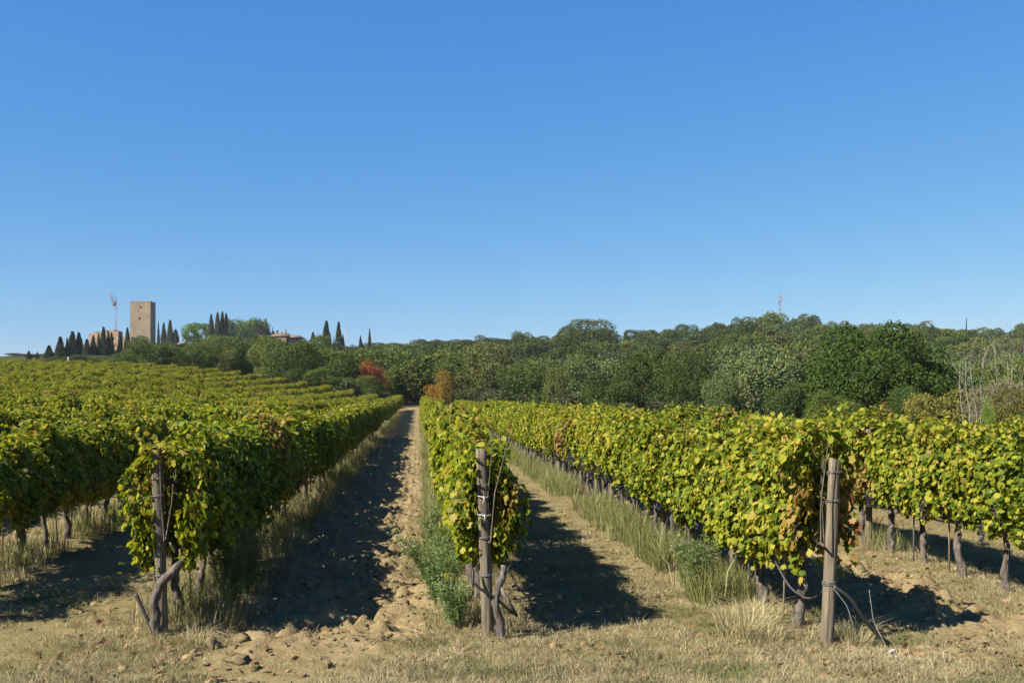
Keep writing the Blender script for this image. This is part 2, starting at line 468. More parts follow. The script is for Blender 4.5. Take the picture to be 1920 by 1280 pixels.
def field_end(x):
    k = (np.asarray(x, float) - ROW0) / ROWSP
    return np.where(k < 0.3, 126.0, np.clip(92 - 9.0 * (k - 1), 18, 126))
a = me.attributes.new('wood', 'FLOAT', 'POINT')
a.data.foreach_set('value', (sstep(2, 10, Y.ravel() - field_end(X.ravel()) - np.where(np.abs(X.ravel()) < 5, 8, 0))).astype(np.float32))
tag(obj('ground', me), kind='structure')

# ------------------------------------------------------------------ scatter by geometry nodes (stuff only)
def scatter(name, pts, rot, scl, idx, templates, kind='stuff'):
    me = bpy.data.meshes.new(name)
    n = len(pts)
    me.vertices.add(n); me.vertices.foreach_set('co', np.asarray(pts, np.float32).ravel())
    for nm, ty, arr in (('rot', 'FLOAT_VECTOR', rot), ('scl', 'FLOAT_VECTOR', scl)):
        a = me.attributes.new(nm, ty, 'POINT'); a.data.foreach_set('vector', np.asarray(arr, np.float32).ravel())
    a = me.attributes.new('idx', 'INT', 'POINT'); a.data.foreach_set('value', np.asarray(idx, np.int32))
    c = bpy.data.collections.new(name + '_pieces')
    for i, t in enumerate(templates):
        c.objects.link(bpy.data.objects.new(f'{name}_piece_{i:02d}', t))
    ng = bpy.data.node_groups.new(name + '_nodes', 'GeometryNodeTree')
    ng.interface.new_socket('Geometry', in_out='INPUT', socket_type='NodeSocketGeometry')
    ng.interface.new_socket('Geometry', in_out='OUTPUT', socket_type='NodeSocketGeometry')
    N = ng.nodes; L = ng.links
    gi = N.new('NodeGroupInput'); go = N.new('NodeGroupOutput')
    ip = N.new('GeometryNodeInstanceOnPoints'); ci = N.new('GeometryNodeCollectionInfo')
    ci.inputs['Collection'].default_value = c
    ci.inputs['Separate Children'].default_value = True
    ci.inputs['Reset Children'].default_value = True
    ip.inputs['Pick Instance'].default_value = True
    def attr(nm, ty):
        a = N.new('GeometryNodeInputNamedAttribute'); a.data_type = ty; a.inputs['Name'].default_value = nm
        return a.outputs['Attribute']
    e = N.new('FunctionNodeEulerToRotation'); L.new(attr('rot', 'FLOAT_VECTOR'), e.inputs[0])
    L.new(gi.outputs[0], ip.inputs['Points']); L.new(ci.outputs[0], ip.inputs['Instance'])
    L.new(attr('idx', 'INT'), ip.inputs['Instance Index']); L.new(e.outputs[0], ip.inputs['Rotation']); L.new(attr('scl', 'FLOAT_VECTOR'), ip.inputs['Scale'])
    L.new(ip.outputs[0], go.inputs[0])
    o = obj(name, me)
    md = o.modifiers.new('scatter', 'NODES'); md.node_group = ng
    tag(o, kind=kind)
    return o

# ------------------------------------------------------------------ tree crowns
QT = np.array([[-0.5, 0, 0.0], [0.0, -0.12, 0.06], [0.5, 0.1, 0.0], [0.12, 1.0, 0.05], [-0.2, 0.85, 0.0]])
QF = [np.array([[0, 1, 2, 3, 4]])]
DT = np.array([[-0.45, 0.25, 0], [0, -0.1, 0.05], [0.45, 0.3, 0], [0, 1.0, 0.05]])
DF = [np.array([[0, 1, 2, 3]])]

def rand_dir(n, rg):
    d = rg.normal(size=(n, 3)); return d / np.linalg.norm(d, axis=1)[:, None]

def crown_mesh(name, seed, W=8.0, H=8.0, n=7000, size=0.24, lobes=26, lobe_r=(0.15, 0.26), top=1.0, low=0.05, spiky=0.0, flat=1.0):
    rg = np.random.default_rng(seed)
    cz = H * (low + (1 - low) * 0.5); hz = H * (1 - low) * 0.5
    d = rand_dir(lobes * 3, rg)
    d = d[d[:, 2] > -0.85][:lobes]
    rr = W * rg.uniform(*lobe_r, size=len(d))
    C = d * np.array([W / 2 * rg.uniform(0.85, 1.12), W / 2 * rg.uniform(0.85, 1.12), hz]) * rg.uniform(0.42, 0.95, size=(len(d), 1)) + np.array([rg.normal() * W * 0.03, 0, cz])
    C[:, 2] = np.minimum(C[:, 2], H - rr * 0.75 * flat); C[:, 2] = np.maximum(C[:, 2], rr * 0.6)
    C = np.vstack([C, [[0, 0, cz]]]); rr = np.append(rr, min(W, H) * 0.36)
    p = rr ** 2; p /= p.sum()
    m = int(n * 2.2)
    li = rg.choice(len(rr), size=m, p=p)
    dd = rand_dir(m, rg)
    bump = 0.86 + 0.34 * rg.random(m) ** 2.5
    P = C[li] + dd * (rr[li] * bump)[:, None] * np.array([1, 1, 0.85 * flat])
    dist = np.linalg.norm((P[:, None, :] - C[None]) / np.array([1, 1, 0.85 * flat]), axis=2) / rr[None]
    keep = (dist.min(1) > 0.72) & (P[:, 2] > 0.0)
    P = P[keep][:n]; dd = dd[keep][:n]
    k = len(P)
    nr = dd * 0.65 + rand_dir(k, rg) * 0.85 + np.array([0, 0, 0.25])
    tip = rand_dir(k, rg) + np.array([0, 0, spiky]) + dd * 0.5
    v, f, rnd = leaves_np(P, nr, tip, size * rg.uniform(0.6, 1.35, k), QT, QF, rg)
    # leaf clumps share a tone: blend the per-leaf value with a per-lobe value
    lt = rg.random(len(rr))[li[keep][:n]]
    rnd = np.clip(0.55 * rnd + 0.45 * np.repeat(lt, len(QT)), 0, 0.999)
    return mesh_np(name, v, f, rnd, [M['tree_leaf']])

def cypress_mesh(name, seed, H=12.0, W=2.4, n=3600, size=0.34, blunt=0.5):
    rg = np.random.default_rng(seed)
    t = rg.random(n) ** 0.85
    prof = lambda t: np.minimum(1, (t / 0.12) ** 0.6) * np.clip(1 - t, 0, 1) ** blunt * (1 - 0.25 * (1 - t) * (t > 0))
    an = rg.random(n) * 2 * math.pi
    r = W / 2 * prof(t) * (0.82 + 0.3 * vn(an * 1.6, t * 9, seed)) * (0.86 + 0.2 * rg.random(n))
    P = np.stack([r * np.cos(an), r * np.sin(an), t * H], -1)
    out = np.stack([np.cos(an), np.sin(an), np.full(n, 0.2)], -1)
    v, f, rnd = leaves_np(P, out + 0.6 * rand_dir(n, rg), np.array([0, 0, 1.0]) + 0.35 * out + 0.3 * rand_dir(n, rg), size * rg.uniform(0.6, 1.4, n), DT, DF, rg, 0.6)
    return mesh_np(name, v, f, rnd, [M['tree_leaf']])

def trunk_mesh(name, h, r, mat, seed=0, forks=3):
    rg = np.random.default_rng(seed); mb = MB()
    pts = [(rg.normal() * 0.03 * i, rg.normal() * 0.03 * i, h * i / 5 - 0.15) for i in range(6)]
    mb.tube(pts, np.linspace(r * 1.3, r * 0.7, 6), 7)
    for j in range(forks):
        a = rg.random() * 6.28; s = pts[3 + j % 3]
        e = (s[0] + math.cos(a) * h * 0.35, s[1] + math.sin(a) * h * 0.35, s[2] + h * 0.45)
        mb.tube([s, (np.array(s) * 0.5 + np.array(e) * 0.5 + rg.normal(size=3) * 0.05), e], [r * 0.55, r * 0.4, r * 0.2], 5)
    return mb.mesh(name, [mat], True)

BROAD = [crown_mesh(f'crown_leaves_{i}', 100 + i, 8, 8, 18000, 0.16, 24 + 2 * i, (0.10, 0.27), low=0.0, spiky=0.5) for i in range(6)]
SPIKY = [crown_mesh(f'upright_crown_leaves_{i}', 150 + i, 8, 8, 11000, 0.17, 36, (0.12, 0.2), low=0.0, spiky=1.4) for i in range(2)]
HILL = [crown_mesh(f'hill_crown_leaves_{i}', 200 + i, 8, 8, 5600, 0.29, 16 + 2 * i, (0.10, 0.28), low=0.0, spiky=0.5) for i in range(6)]
CYP = [cypress_mesh(f'cypress_leaves_{i}', 300 + i, 12, 2.4, 3600, 0.34, (0.95, 0.8, 0.85, 0.55)[i]) for i in range(4)]
PINE = [crown_mesh(f'pine_leaves_{i}', 400 + i, 14, 7, 9000, 0.30, 34, (0.13, 0.2), low=0.25, flat=0.8) for i in range(2)]
BIG = crown_mesh('big_crown_leaves', 512, 9.4, 8.2, 46000, 0.135, 64, (0.10, 0.17), low=0.0, spiky=1.6)
LOOSE = crown_mesh('loose_crown_leaves', 515, 8, 8, 3800, 0.20, 30, (0.10, 0.2), low=0.0, spiky=0.8)
GREY = crown_mesh('grey_crown_leaves', 513, 8.6, 7, 30000, 0.13, 46, (0.11, 0.19), low=0.0, spiky=0.4)
TRUNK = [trunk_mesh(f'tree_trunk_{i}', 3.6, 0.22, M['tree_bark'], 30 + i) for i in range(3)]

GREENS = {
    'dark': (0.042, 0.062, 0.015), 'mid': (0.068, 0.090, 0.020), 'light': (0.095, 0.115, 0.030), 'olive': (0.066, 0.088, 0.025),
    'grey': (0.074, 0.102, 0.038), 'brown': (0.078, 0.086, 0.027), 'yellow': (0.105, 0.100, 0.024), 'cyp': (0.024, 0.040, 0.022),
    'pine': (0.060, 0.110, 0.022), 'red': (0.185, 0.045, 0.018), 'orange': (0.165, 0.100, 0.020), 'straw': (0.155, 0.13, 0.065), 'blue': (0.05, 0.075, 0.036),
}
NOM = {}
def tree(name, label, cat, u, vtop, wpx, D, me, color, nom=(8, 8), group=None, rot=None, jitter=True, sink=0.0):
    x, y = ground_pt(u, D)
    g = gz(x, y) - sink
    H = max(1.0, z_at(vtop, D) - g); W = wpx * D / FPX
    t = thing(name, label, cat, (x, y, g), (0, 0, random.uniform(0, 6.28) if rot is None else rot), group)
    c = obj('crown', me, t, scl=(W / nom[0], W / nom[0], H / nom[1]))
    k = random.uniform(0.88, 1.12) if jitter else 1
    col = GREENS[color] if isinstance(color, str) else color
    col = tuple(q * (0.84 if name == 'hill_tree' else (0.78 if name == 'evergreen_oak' else 1.0)) for q in col)
    c.color = (col[0] * k * random.uniform(0.94, 1.06), col[1] * k, col[2] * k * random.uniform(0.9, 1.1), 1)
    s = max(0.35, min(W, H) / 8)
    obj('trunk', TRUNK[random.randrange(3)], t, scl=(s, s, s * 0.9 * H / max(min(W, H), 1) if H < 2 * W else s))
    return t

G_EDGE = 'trees along the edge of the vineyard'
# --- right of the tilled alley, front of the wood (u, top, width, depth)
edge = [
    (762, 672, 66, 150, 0, 'dark', 'dark green tree standing where the tilled alley ends'),
    (725, 690, 60, 146, 1, 'mid', 'mid green bush between the red shrub and the end of the alley'),
    (868, 655, 92, 128, 2, 'olive', 'olive green tree just behind the orange tree'),
    (925, 648, 112, 124, 3, 'brown', 'tall brownish olive tree beside the orange tree'),
    (986, 678, 96, 116, 4, 'olive', 'lower olive toned round tree at the foot of the brownish tree'),
    (1052, 690, 84, 112, 5, 'brown', 'low brown green bush between the olive round tree and the pale poplar-like tree'),
    (1112, 664, 124, 110, 0, 'grey', 'pale grey green tree with bright leafy top above the yellow vines'),
    (1142, 700, 92, 100, 1, 'dark', 'dark glossy bush in front of the pale grey green tree'),
    (1216, 644, 106, 104, 2, 'dark', 'tall dark evergreen with a notched top mid way along the edge'),
    (1296, 664, 92, 98, 3, 'dark', 'dark round tree between the notched evergreen and the grey green oak'),
    (1352, 700, 60, 84, 4, 'grey', 'small grey green tree tucked against the left side of the grey oak'),
    (1520, 690, 60, 84, 5, 'mid', 'green tree half hidden in the gap left of the broad evergreen'),
    (1782, 655, 130, 72, 1, 'grey', 'grey green tree behind the leafless saplings, right of the broad evergreen'),
    (1850, 668, 120, 76, 2, 'mid', 'green tree screened by the leafless saplings'),
    (1925, 676, 110, 66, 3, 'mid', 'green tree cut by the right edge of the picture'),
]
for u, vt, w, D, mi, colr, lab in edge:
    tree('broadleaf_tree', lab, 'tree', u, vt, w, D, BROAD[mi], colr, group=G_EDGE)
tree('evergreen_oak', 'very broad dark evergreen rising highest above the right hand vines', 'tree', 1640, 606, 246, 70, BIG, (0.044, 0.076, 0.013), (9.6, 8.3), G_EDGE, rot=0.4, jitter=False)
tree('grey_oak', 'large grey green rounded oak left of the broad dark evergreen', 'tree', 1424, 644, 196, 86, GREY, (0.084, 0.108, 0.044), (8.8, 7.1), G_EDGE, rot=1.0, jitter=False)
tree('evergreen_shrub', 'dark shrub at the foot of the grey oak on its shaded right side', 'shrub', 1480, 715, 80, 79, BROAD[4], 'dark')
tree('evergreen_shrub', 'dark low shrub below the right flank of the broad evergreen', 'shrub', 1700, 728, 90, 60, BROAD[5], 'dark')
tree('evergreen_shrub', 'dark green shrub at the left foot of the broad evergreen', 'shrub', 1560, 735, 80, 66, BROAD[1], 'mid')
tree('autumn_shrub', 'yellow brown shrub behind the vines left of the leafless saplings', 'shrub', 1768, 732, 125, 56, BROAD[0], 'yellow')
tree('autumn_shrub', 'straw coloured shrub among the leafless saplings', 'shrub', 1868, 708, 78, 57, BROAD[2], 'straw')
tree('autumn_shrub', 'brownish yellow shrub at the right edge of the picture', 'shrub', 1918, 730, 90, 53, BROAD[3], (0.088, 0.078, 0.024))
tree('green_sapling', 'fresh green upright sapling in front of the leafless trees', 'sapling', 1850, 745, 24, 52, SPIKY[0], (0.11, 0.17, 0.03))
tree('orange_tree', 'orange autumn tree at the far end of the central vine row', 'tree', 834, 684, 38, 123, LOOSE, 'orange', rot=0.5)
tree('orange_shrub', 'small orange shrub at the foot of the orange tree', 'shrub', 815, 716, 38, 121, LOOSE, (0.21, 0.12, 0.022))
tree('red_shrub', 'bright red shrub glowing in the dark wood left of the alley end', 'shrub', 690, 677, 62, 137, SPIKY[0], 'red', rot=0.3)
tree('red_shrub', 'dull red low sprawling shrub at the left foot of the bright red shrub', 'shrub', 664, 694, 30, 136, BROAD[1], (0.15, 0.045, 0.018))

# --- wood on the left, behind the rising rows
left_wood = [
    (285, 638, 92, 142, 0, 'dark', 'round dark tree at the left end of the wood below the tower'),
    (345, 652, 60, 152, 1, 'light', 'light green tree right of the round dark tree'),
    (378, 640, 74, 150, 2, 'mid', 'mid green tree below the left umbrella pine'),
    (425, 632, 80, 150, 3, 'light', 'bright green broad tree below the three tall cypresses'),
    (470, 631, 76, 152, 4, 'olive', 'olive green tree below the farmhouse dovecote'),
    (505, 634, 66, 144, 5, 'light', 'yellowish green tree left of the dark round holm oak'),
    (540, 635, 100, 134, 0, 'dark', 'dark round holm oak below the right end of the farmhouse'),
    (576, 640, 60, 150, 1, 'blue', 'bluish green tree right of the dark round holm oak'),
    (628, 648, 96, 136, 2, 'mid', 'broad green tree left of the red shrub'),
    (600, 632, 60, 175, 3, 'mid', 'green tree at the foot of the pair of hilltop cypresses'),
    (655, 650, 70, 170, 4, 'blue', 'blue green tree above the red shrub'),
    (700, 655, 80, 168, 5, 'olive', 'greyish tree right above the red shrub'),
    (745, 652, 74, 175, 0, 'grey', 'silvery tree behind the dark tree at the alley end'),
    (790, 652, 80, 172, 1, 'blue', 'blue green tree behind and left of the orange tree'),
    (690, 706, 64, 131, 3, 'mid', 'green bush under the red shrub at the row ends'),
    (600, 690, 70, 131, 5, 'mid', 'green bush at the ends of the left rows below the broad green tree'),
    (640, 706, 56, 131, 0, 'mid', 'small green bush beside the row ends left of the red shrub'),
    (560, 690, 54, 131, 4, 'dark', 'dark bush at the row ends below the holm oak'),
    (250, 655, 46, 158, 4, 'grey', 'grey green shrub at the left flank of the round dark tree'),
    (265, 630, 34, 300, 3, 'grey', 'grey bush at the foot of the stone tower'),
]
for u, vt, w, D, mi, colr, lab in left_wood:
    tree('broadleaf_tree', lab, 'tree', u, vt, w, D, BROAD[mi], colr, group='trees of the wood on the left')

# --- bushes under the castle
for u, vt, w, D, c, lab in [
    (60, 668, 40, 300, 'olive', 'low olive bush at the foot of the two leftmost cypresses'),
    (98, 664, 40, 290, 'light', 'light green bush beside the pale pillar at the top of the vineyard'),
    (172, 668, 50, 280, 'olive', 'brown green bush below the ruined castle wall'),
    (205, 655, 56, 300, 'blue', 'blue green bush below the crane mast'),
    (228, 664, 40, 270, 'light', 'light green bush left of the round dark tree below the castle'),
    (140, 672, 40, 290, 'dark', 'dark bush between the pale pillar and the castle cypresses'),
    (32, 672, 36, 320, 'blue', 'low bluish bush at the far left end of the ridge'),
    (80, 672, 44, 250, 'mid', 'green bush between the low ridge cypresses and the light green bush'),
    (118, 668, 44, 250, 'dark', 'dark bush at the foot of the broad pointed cypress'),
    (152, 664, 50, 262, 'blue', 'blue green bush at the foot of the tall cypress pair'),
    (188, 666, 52, 240, 'olive', 'brownish bush at the foot of the tallest pointed cypress'),
    (218, 672, 44, 225, 'mid', 'green bush at the vineyard edge below the crane'),
    (242, 660, 40, 260, 'dark', 'dark bush at the vineyard edge below the stone tower'),
    (15, 677, 40, 240, 'mid', 'low green bush at the left edge of the picture'),
]:
    tree('ridge_bush', lab, 'bush', u, vt, w, D, BROAD[random.randrange(6)], c, group='bushes below the castle')

# --- cypresses (u, top, width, depth)
G_CYP = 'cypresses on the castle hill'
for u, vt, w, D, i, lab in [
    (54, 658, 9, 330, 1, 'small blunt cypress, the leftmost tree on the ridge'),
    (70, 660, 7, 330, 0, 'small slender cypress second from the left on the ridge'),
    (92, 648, 17, 320, 2, 'broad low cypress third from the left on the ridge'),
    (113, 632, 17, 330, 2, 'broad pointed cypress left of the tall castle pair'),
    (126, 634, 9, 332, 0, 'thin dark cypress squeezed between two broader ones'),
    (136, 622, 17, 334, 1, 'tall cypress, left one of the pair left of the castle ruin'),
    (148, 624, 16, 336, 2, 'tall loose cypress, right one of the pair left of the castle ruin'),
    (163, 636, 13, 334, 1, 'medium cypress just left of the ruined wall'),
    (175, 630, 12, 336, 2, 'ragged cypress before the left end of the ruined wall'),
    (185, 625, 8, 340, 0, 'slim cypress before the middle of the ruined wall'),
    (194, 614, 13, 338, 1, 'tallest pointed cypress in front of the ruined wall'),
    (203, 621, 10, 340, 0, 'cypress left of the crane mast before the ruin'),
    (209, 624, 9, 342, 1, 'cypress hiding the foot of the crane mast'),
    (225, 622, 9, 342, 0, 'dark cypress right of the crane mast'),
    (239, 615, 11, 345, 1, 'cypress against the left corner of the stone tower'),
    (297, 604, 6, 440, 0, 'thin cypress just right of the stone tower'),
    (307, 606, 12, 430, 2, 'broad cypress, middle of the three right of the tower'),
    (319, 601, 13, 426, 1, 'tallest cypress of the three right of the tower'),
    (329, 618, 13, 432, 3, 'rounded low cypress at the right end of the tower group'),
    (396, 590, 10, 424, 3, 'left one of the tall column cypresses before the umbrella pines'),
    (408, 587, 11, 424, 3, 'second of the tall column cypresses before the umbrella pines'),
    (417, 585, 9, 426, 3, 'tallest of the column cypresses before the umbrella pines'),
    (424, 588, 9, 428, 3, 'right one of the column cypresses before the umbrella pines'),
    (499, 598, 6, 446, 3, 'small cypress behind the farmhouse dovecote'),
    (511, 614, 4, 446, 0, 'tiny cypress behind the farmhouse roof'),
    (587, 623, 12, 330, 2, 'short bushy cypress right of the farmhouse'),
    (612, 602, 16, 330, 1, 'tall cypress, left one of the lone pair on the hill'),
    (635, 604, 12, 330, 1, 'tall cypress, right one of the lone pair on the hill'),
    (643, 628, 7, 334, 0, 'small cypress touching the right one of the lone pair'),
    (626, 630, 3, 334, 0, 'tiny slender cypress between the lone pair'),
    (676, 630, 8, 330, 0, 'short cypress left of the last thin cypress'),
    (693, 617, 7, 330, 0, 'last thin cypress at the right end of the castle hill'),
    (1812, 597, 4, 330, 0, 'dark needle thin cypress on the crest above the leafless trees'),
]:
    if u < 245: D *= 0.80; w *= 1.1
    tree('cypress', lab, 'cypress', u, vt, w, D, CYP[i], 'cyp', (1.4, 12), G_CYP)

tree('umbrella_pine', 'bright green umbrella pine left of the column cypresses', 'pine', 372, 608, 66, 436, PINE[0], 'pine', (13.5, 7))
tree('umbrella_pine', 'bright green umbrella pine between the column cypresses and the dovecote', 'pine', 455, 599, 76, 436, PINE[1], 'pine', (13.5, 7))
tree('umbrella_pine', 'smaller darker umbrella pine right behind the dovecote', 'pine', 482, 605, 46, 442, PINE[0], (0.035, 0.07, 0.016), (13.5, 7))

# --- the wooded hill, tree by tree
sky_u = [640, 700, 760, 850, 930, 980, 1040, 1062, 1098, 1135, 1172, 1250, 1330, 1380, 1440, 1510, 1560, 1640, 1740, 1850, 1960]
sky_v = [648, 646, 640, 632, 632, 622, 622, 606, 602, 606, 623, 611, 604, 592, 588, 590, 604, 608, 606, 610, 610]
def sector(u):
    for lim, nm in ((800, 'above the end of the tilled alley'), (940, 'above the orange tree'), (1050, 'left of the domed crown'), (1160, 'around the domed crown'),
                    (1300, 'between the domed crown and the mast'), (1560, 'below the red and white mast'), (1760, 'behind the broad evergreen'), (3000, 'above the leafless saplings')):
        if u < lim: return nm
HC = {'dark': 'dark green', 'mid': 'mid green', 'olive': 'olive toned', 'blue': 'blue green', 'brown': 'brownish green', 'light': 'light green', 'grey': 'grey green'}
tree('domed_tree', 'large dome shaped tree standing out on the hill skyline', 'tree', 1098, 601, 104, 262, BROAD[3], (0.05, 0.066, 0.022))
hill_names = list(HC)
for D, base_off, step in ((338, 0, 34), (306, 9, 38), (272, 20, 42), (238, 32, 48), (204, 46, 56), (172, 62, 66), (150, 74, 70)):
    u = 700 + random.uniform(0, 20)
    while u < 1975:
        uu = u + random.uniform(-10, 10)
        vt = np.interp(uu, sky_u, sky_v) + base_off * np.clip((uu - 620) / 500, 0.25, 1.0) + random.uniform(-3, 7)
        if D == 338 and 1040 < uu < 1160: vt += 14
        c = random.choices(hill_names, (24, 26, 14, 16, 6, 10, 6))[0]
        tier = 'on the crest' if D > 320 else ('high up' if D > 255 else ('half way up' if D > 190 else 'low down'))
        w = step * random.uniform(1.15, 1.75)
        dd = D + random.uniform(-9, 9)
        sc = sector(uu)
        x, y = ground_pt(uu, dd)
        tree('hill_tree', f'{HC[c]} hill tree {tier} {sc}', 'tree', uu, vt, w, dd, HILL[random.randrange(6)], c,
             group=f'{HC[c]} hill trees {tier} {sc}')
        u += step

# understorey that closes the wood near the ground
pts = []; 
for D, us in ((134, (560, 720, 14)), (160, (250, 1960, 20)), (190, (250, 1960, 20)), (330, (340, 720, 12)), (372, (340, 720, 12)), (100, (1080, 1500, 16)), (120, (880, 1500, 16))):
    for u in np.arange(*us):
        x, y = ground_pt(u + random.uniform(-8, 8), D + random.uniform(-4, 4)); pts.append((x, y, gz(x, y) - 0.1))
pts = np.array(pts); n = len(pts)
_und = [crown_mesh(f'understorey_leaves_{i}', 700 + i, 8, 8, 6500, 0.30, 18, low=0.0) for i in range(3)]
M['under_leaf'] = leafy('under_leaf', [(0.0, (0.028, 0.042, 0.013)), (0.5, (0.05, 0.066, 0.018)), (1.0, (0.085, 0.09, 0.028))], transl=0.18, noise_amt=0.8, noise_scale=0.1)
for m_ in _und: m_.materials[0] = M['under_leaf']
s = rng.uniform(0.22, 0.42, n)
s = np.where(project(pts[:, 0], pts[:, 1])[1] > 300, s * 0.8, s)
scatter('undergrowth', pts, np.stack([np.zeros(n), np.zeros(n), rng.uniform(0, 6.28, n)], -1), np.stack([s * 1.3, s * 1.3, s], -1), rng.integers(0, 3, n), _und)

# leafless saplings on the right
def bare_tree_meshes(seed, H, lean):
    rg = np.random.default_rng(seed); tr = MB(); br = MB()
    p = np.array([0, 0, -0.1]); pts = [p]
    for i in range(8):
        p = p + np.array([lean * H / 8 + rg.normal() * 0.05, rg.normal() * 0.05, H / 8]); pts.append(p)
    pts = np.array(pts); tr.tube(pts, np.linspace(0.038, 0.010, 9), 5)
    for i in range(16):
        b = rg.integers(3, 9); s = pts[b]; a = rg.random() * 6.28; L = H * rg.uniform(0.12, 0.32)
        e = s + np.array([math.cos(a) * L * 0.5, math.sin(a) * L * 0.5, L * rg.uniform(0.5, 1.0)])
        md = (s + e) / 2 + rg.normal(size=3) * 0.08
        br.tube([s, md, e], [0.011, 0.008, 0.004], 4)
        for j in range(3):
            e2 = md + rg.normal(size=3) * 0.35 + np.array([0, 0, 0.5])
            br.tube([md, e2], [0.005, 0.002], 3)
    return tr.mesh('bare_trunk', [M['dead_wood']], True), br.mesh('bare_branch', [M['dead_wood']], True)
for i, (u, vt, D, lean, lab) in enumerate([
    (1815, 690, 52, -0.10, 'leftmost leaning pale leafless sapling behind the right vines'),
    (1822, 672, 52, -0.06, 'second pale leafless sapling, close beside the leftmost leaning one'),
    (1838, 668, 54, 0.03, 'thin upright leafless sapling between the leaning ones'),
    (1845, 690, 53, -0.16, 'strongly leaning leafless sapling in the middle of the group'),
    (1880, 640, 56, -0.05, 'tallest pale leafless tree of the group on the right'),
    (1884, 655, 55, 0.10, 'leafless tree forking away from the tallest one'),
    (1905, 672, 54, -0.12, 'leafless tree leaning near the straw coloured shrub'),
    (1916, 660, 56, 0.02, 'last upright leafless tree by the right edge'),
]):
    x, y = ground_pt(u, D); g = gz(x, y); H = z_at(vt, D) - g
    t = thing('bare_tree', lab, 'bare tree', (x, y, g), (0, 0, 0), 'leafless trees on the right')
    a, b = bare_tree_meshes(60 + i, H, lean)
    obj('trunk', a, t); tag(obj('branches', b, t), kind='stuff')

# ------------------------------------------------------------------ castle, farmhouse, crane, mast
def wall_grid(mb, x0, x1, z0, z1, holes, depth, flip=1.0, y=0.0, top=None):
    """front wall in the plane y with recessed openings (x0,x1,z0,z1)"""
    xs = sorted({x0, x1, *[h[0] for h in holes], *[h[1] for h in holes]}); zs = sorted({z0, z1, *[h[2] for h in holes], *[h[3] for h in holes]})
    for i in range(len(xs) - 1):
        for j in range(len(zs) - 1):
            cx, cz = (xs[i] + xs[i + 1]) / 2, (zs[j] + zs[j + 1]) / 2
            if any(h[0] < cx < h[1] and h[2] < cz < h[3] for h in holes): continue
            mb.add([(xs[i], y, zs[j]), (xs[i + 1], y, zs[j]), (xs[i + 1], y, zs[j + 1]), (xs[i], y, zs[j + 1])], [(0, 1, 2, 3)])
    for a, b, c, d in holes:
        e = y + depth
        mb.add([(a, y, c), (b, y, c), (b, y, d), (a, y, d), (a, e, c), (b, e, c), (b, e, d), (a, e, d)], [(0, 4, 5, 1), (1, 5, 6, 2), (2, 6, 7, 3), (3, 7, 4, 0)])

TD = 450
tx, ty = ground_pt(265.5, TD); tg = gz(tx, ty)
px = TD / FPX
tw = 36.0 * px * 1.02; th = z_at(568, TD) - tg
tower = thing('stone_tower', 'tall square stone castle tower with small dark windows on the hill', 'tower', (tx + 0.6, ty, tg))
mb = MB()
def frac(fx0, fx1, v0, v1):
    return (-tw / 2 + fx0 * tw, -tw / 2 + fx1 * tw, z_at(v1, TD) - tg, z_at(v0, TD) - tg)
holes = [frac(0.47, 0.56, 575.2, 579.2), frac(0.42, 0.51, 595.8, 600.4), frac(0.37, 0.40, 571.5, 573.5), frac(0.65, 0.68, 571, 573), frac(0.36, 0.39, 578.5, 580.2), frac(0.61, 0.64, 578.5, 580.2), frac(0.38, 0.41, 585.5, 587.3), frac(0.5, 0.52, 569.5, 571)]
wall_grid(mb, -tw / 2, tw / 2, -2, th, holes, 0.9, y=-tw / 2)
h = tw / 2
mb.add([(h, -h, -2), (h, h, -2), (h, h, th), (h, -h, th)], [(0, 1, 2, 3)])
mb.add([(h, h, -2), (-h, h, -2), (-h, h, th), (h, h, th)], [(0, 1, 2, 3)])
mb.add([(-h, h, -2), (-h, -h, -2), (-h, -h, th), (-h, h, th)], [(0, 1, 2, 3)])
mb.add([(-h, -h, th), (h, -h, th), (h, h, th), (-h, h, th)], [(0, 1, 2, 3)])
obj('wall', mb.mesh('tower_wall', [M['stone']]), tower)
for a, b, c, d in holes[:2]:
    w = MB(); w.box(((a + b) / 2, -h + 0.75, (c + d) / 2), (b - a - 0.01, 0.06, d - c - 0.01))
    obj('window', w.mesh('tower_window', [M['dark']]), tower)
w = MB()
for a, b, c, d in holes[2:]:
    w.box(((a + b) / 2, -h + 0.75, (c + d) / 2), (b - a - 0.01, 0.06, d - c - 0.01))
tag(obj('putlog_holes', w.mesh('tower_holes', [M['dark']]), tower), kind='stuff')
cp = MB(); rg = np.random.default_rng(4)
for side in range(4):
    q = -h + 0.3
    while q < h - 0.3:
        ln = rg.uniform(0.4, 0.9); hh = rg.uniform(0.08, 0.75)
        c = [(q + ln / 2, -h + 0.3), (h - 0.3, q + ln / 2), (q + ln / 2, h - 0.3), (-h + 0.3, q + ln / 2)][side]
        d = (ln, 0.55) if side % 2 == 0 else (0.55, ln)
        cp.box((c[0], c[1], th + hh / 2), (d[0], d[1], hh)); q += ln + 0.02
tag(obj('coping_stones', cp.mesh('coping_stones', [M['stone']]), tower), kind='stuff')

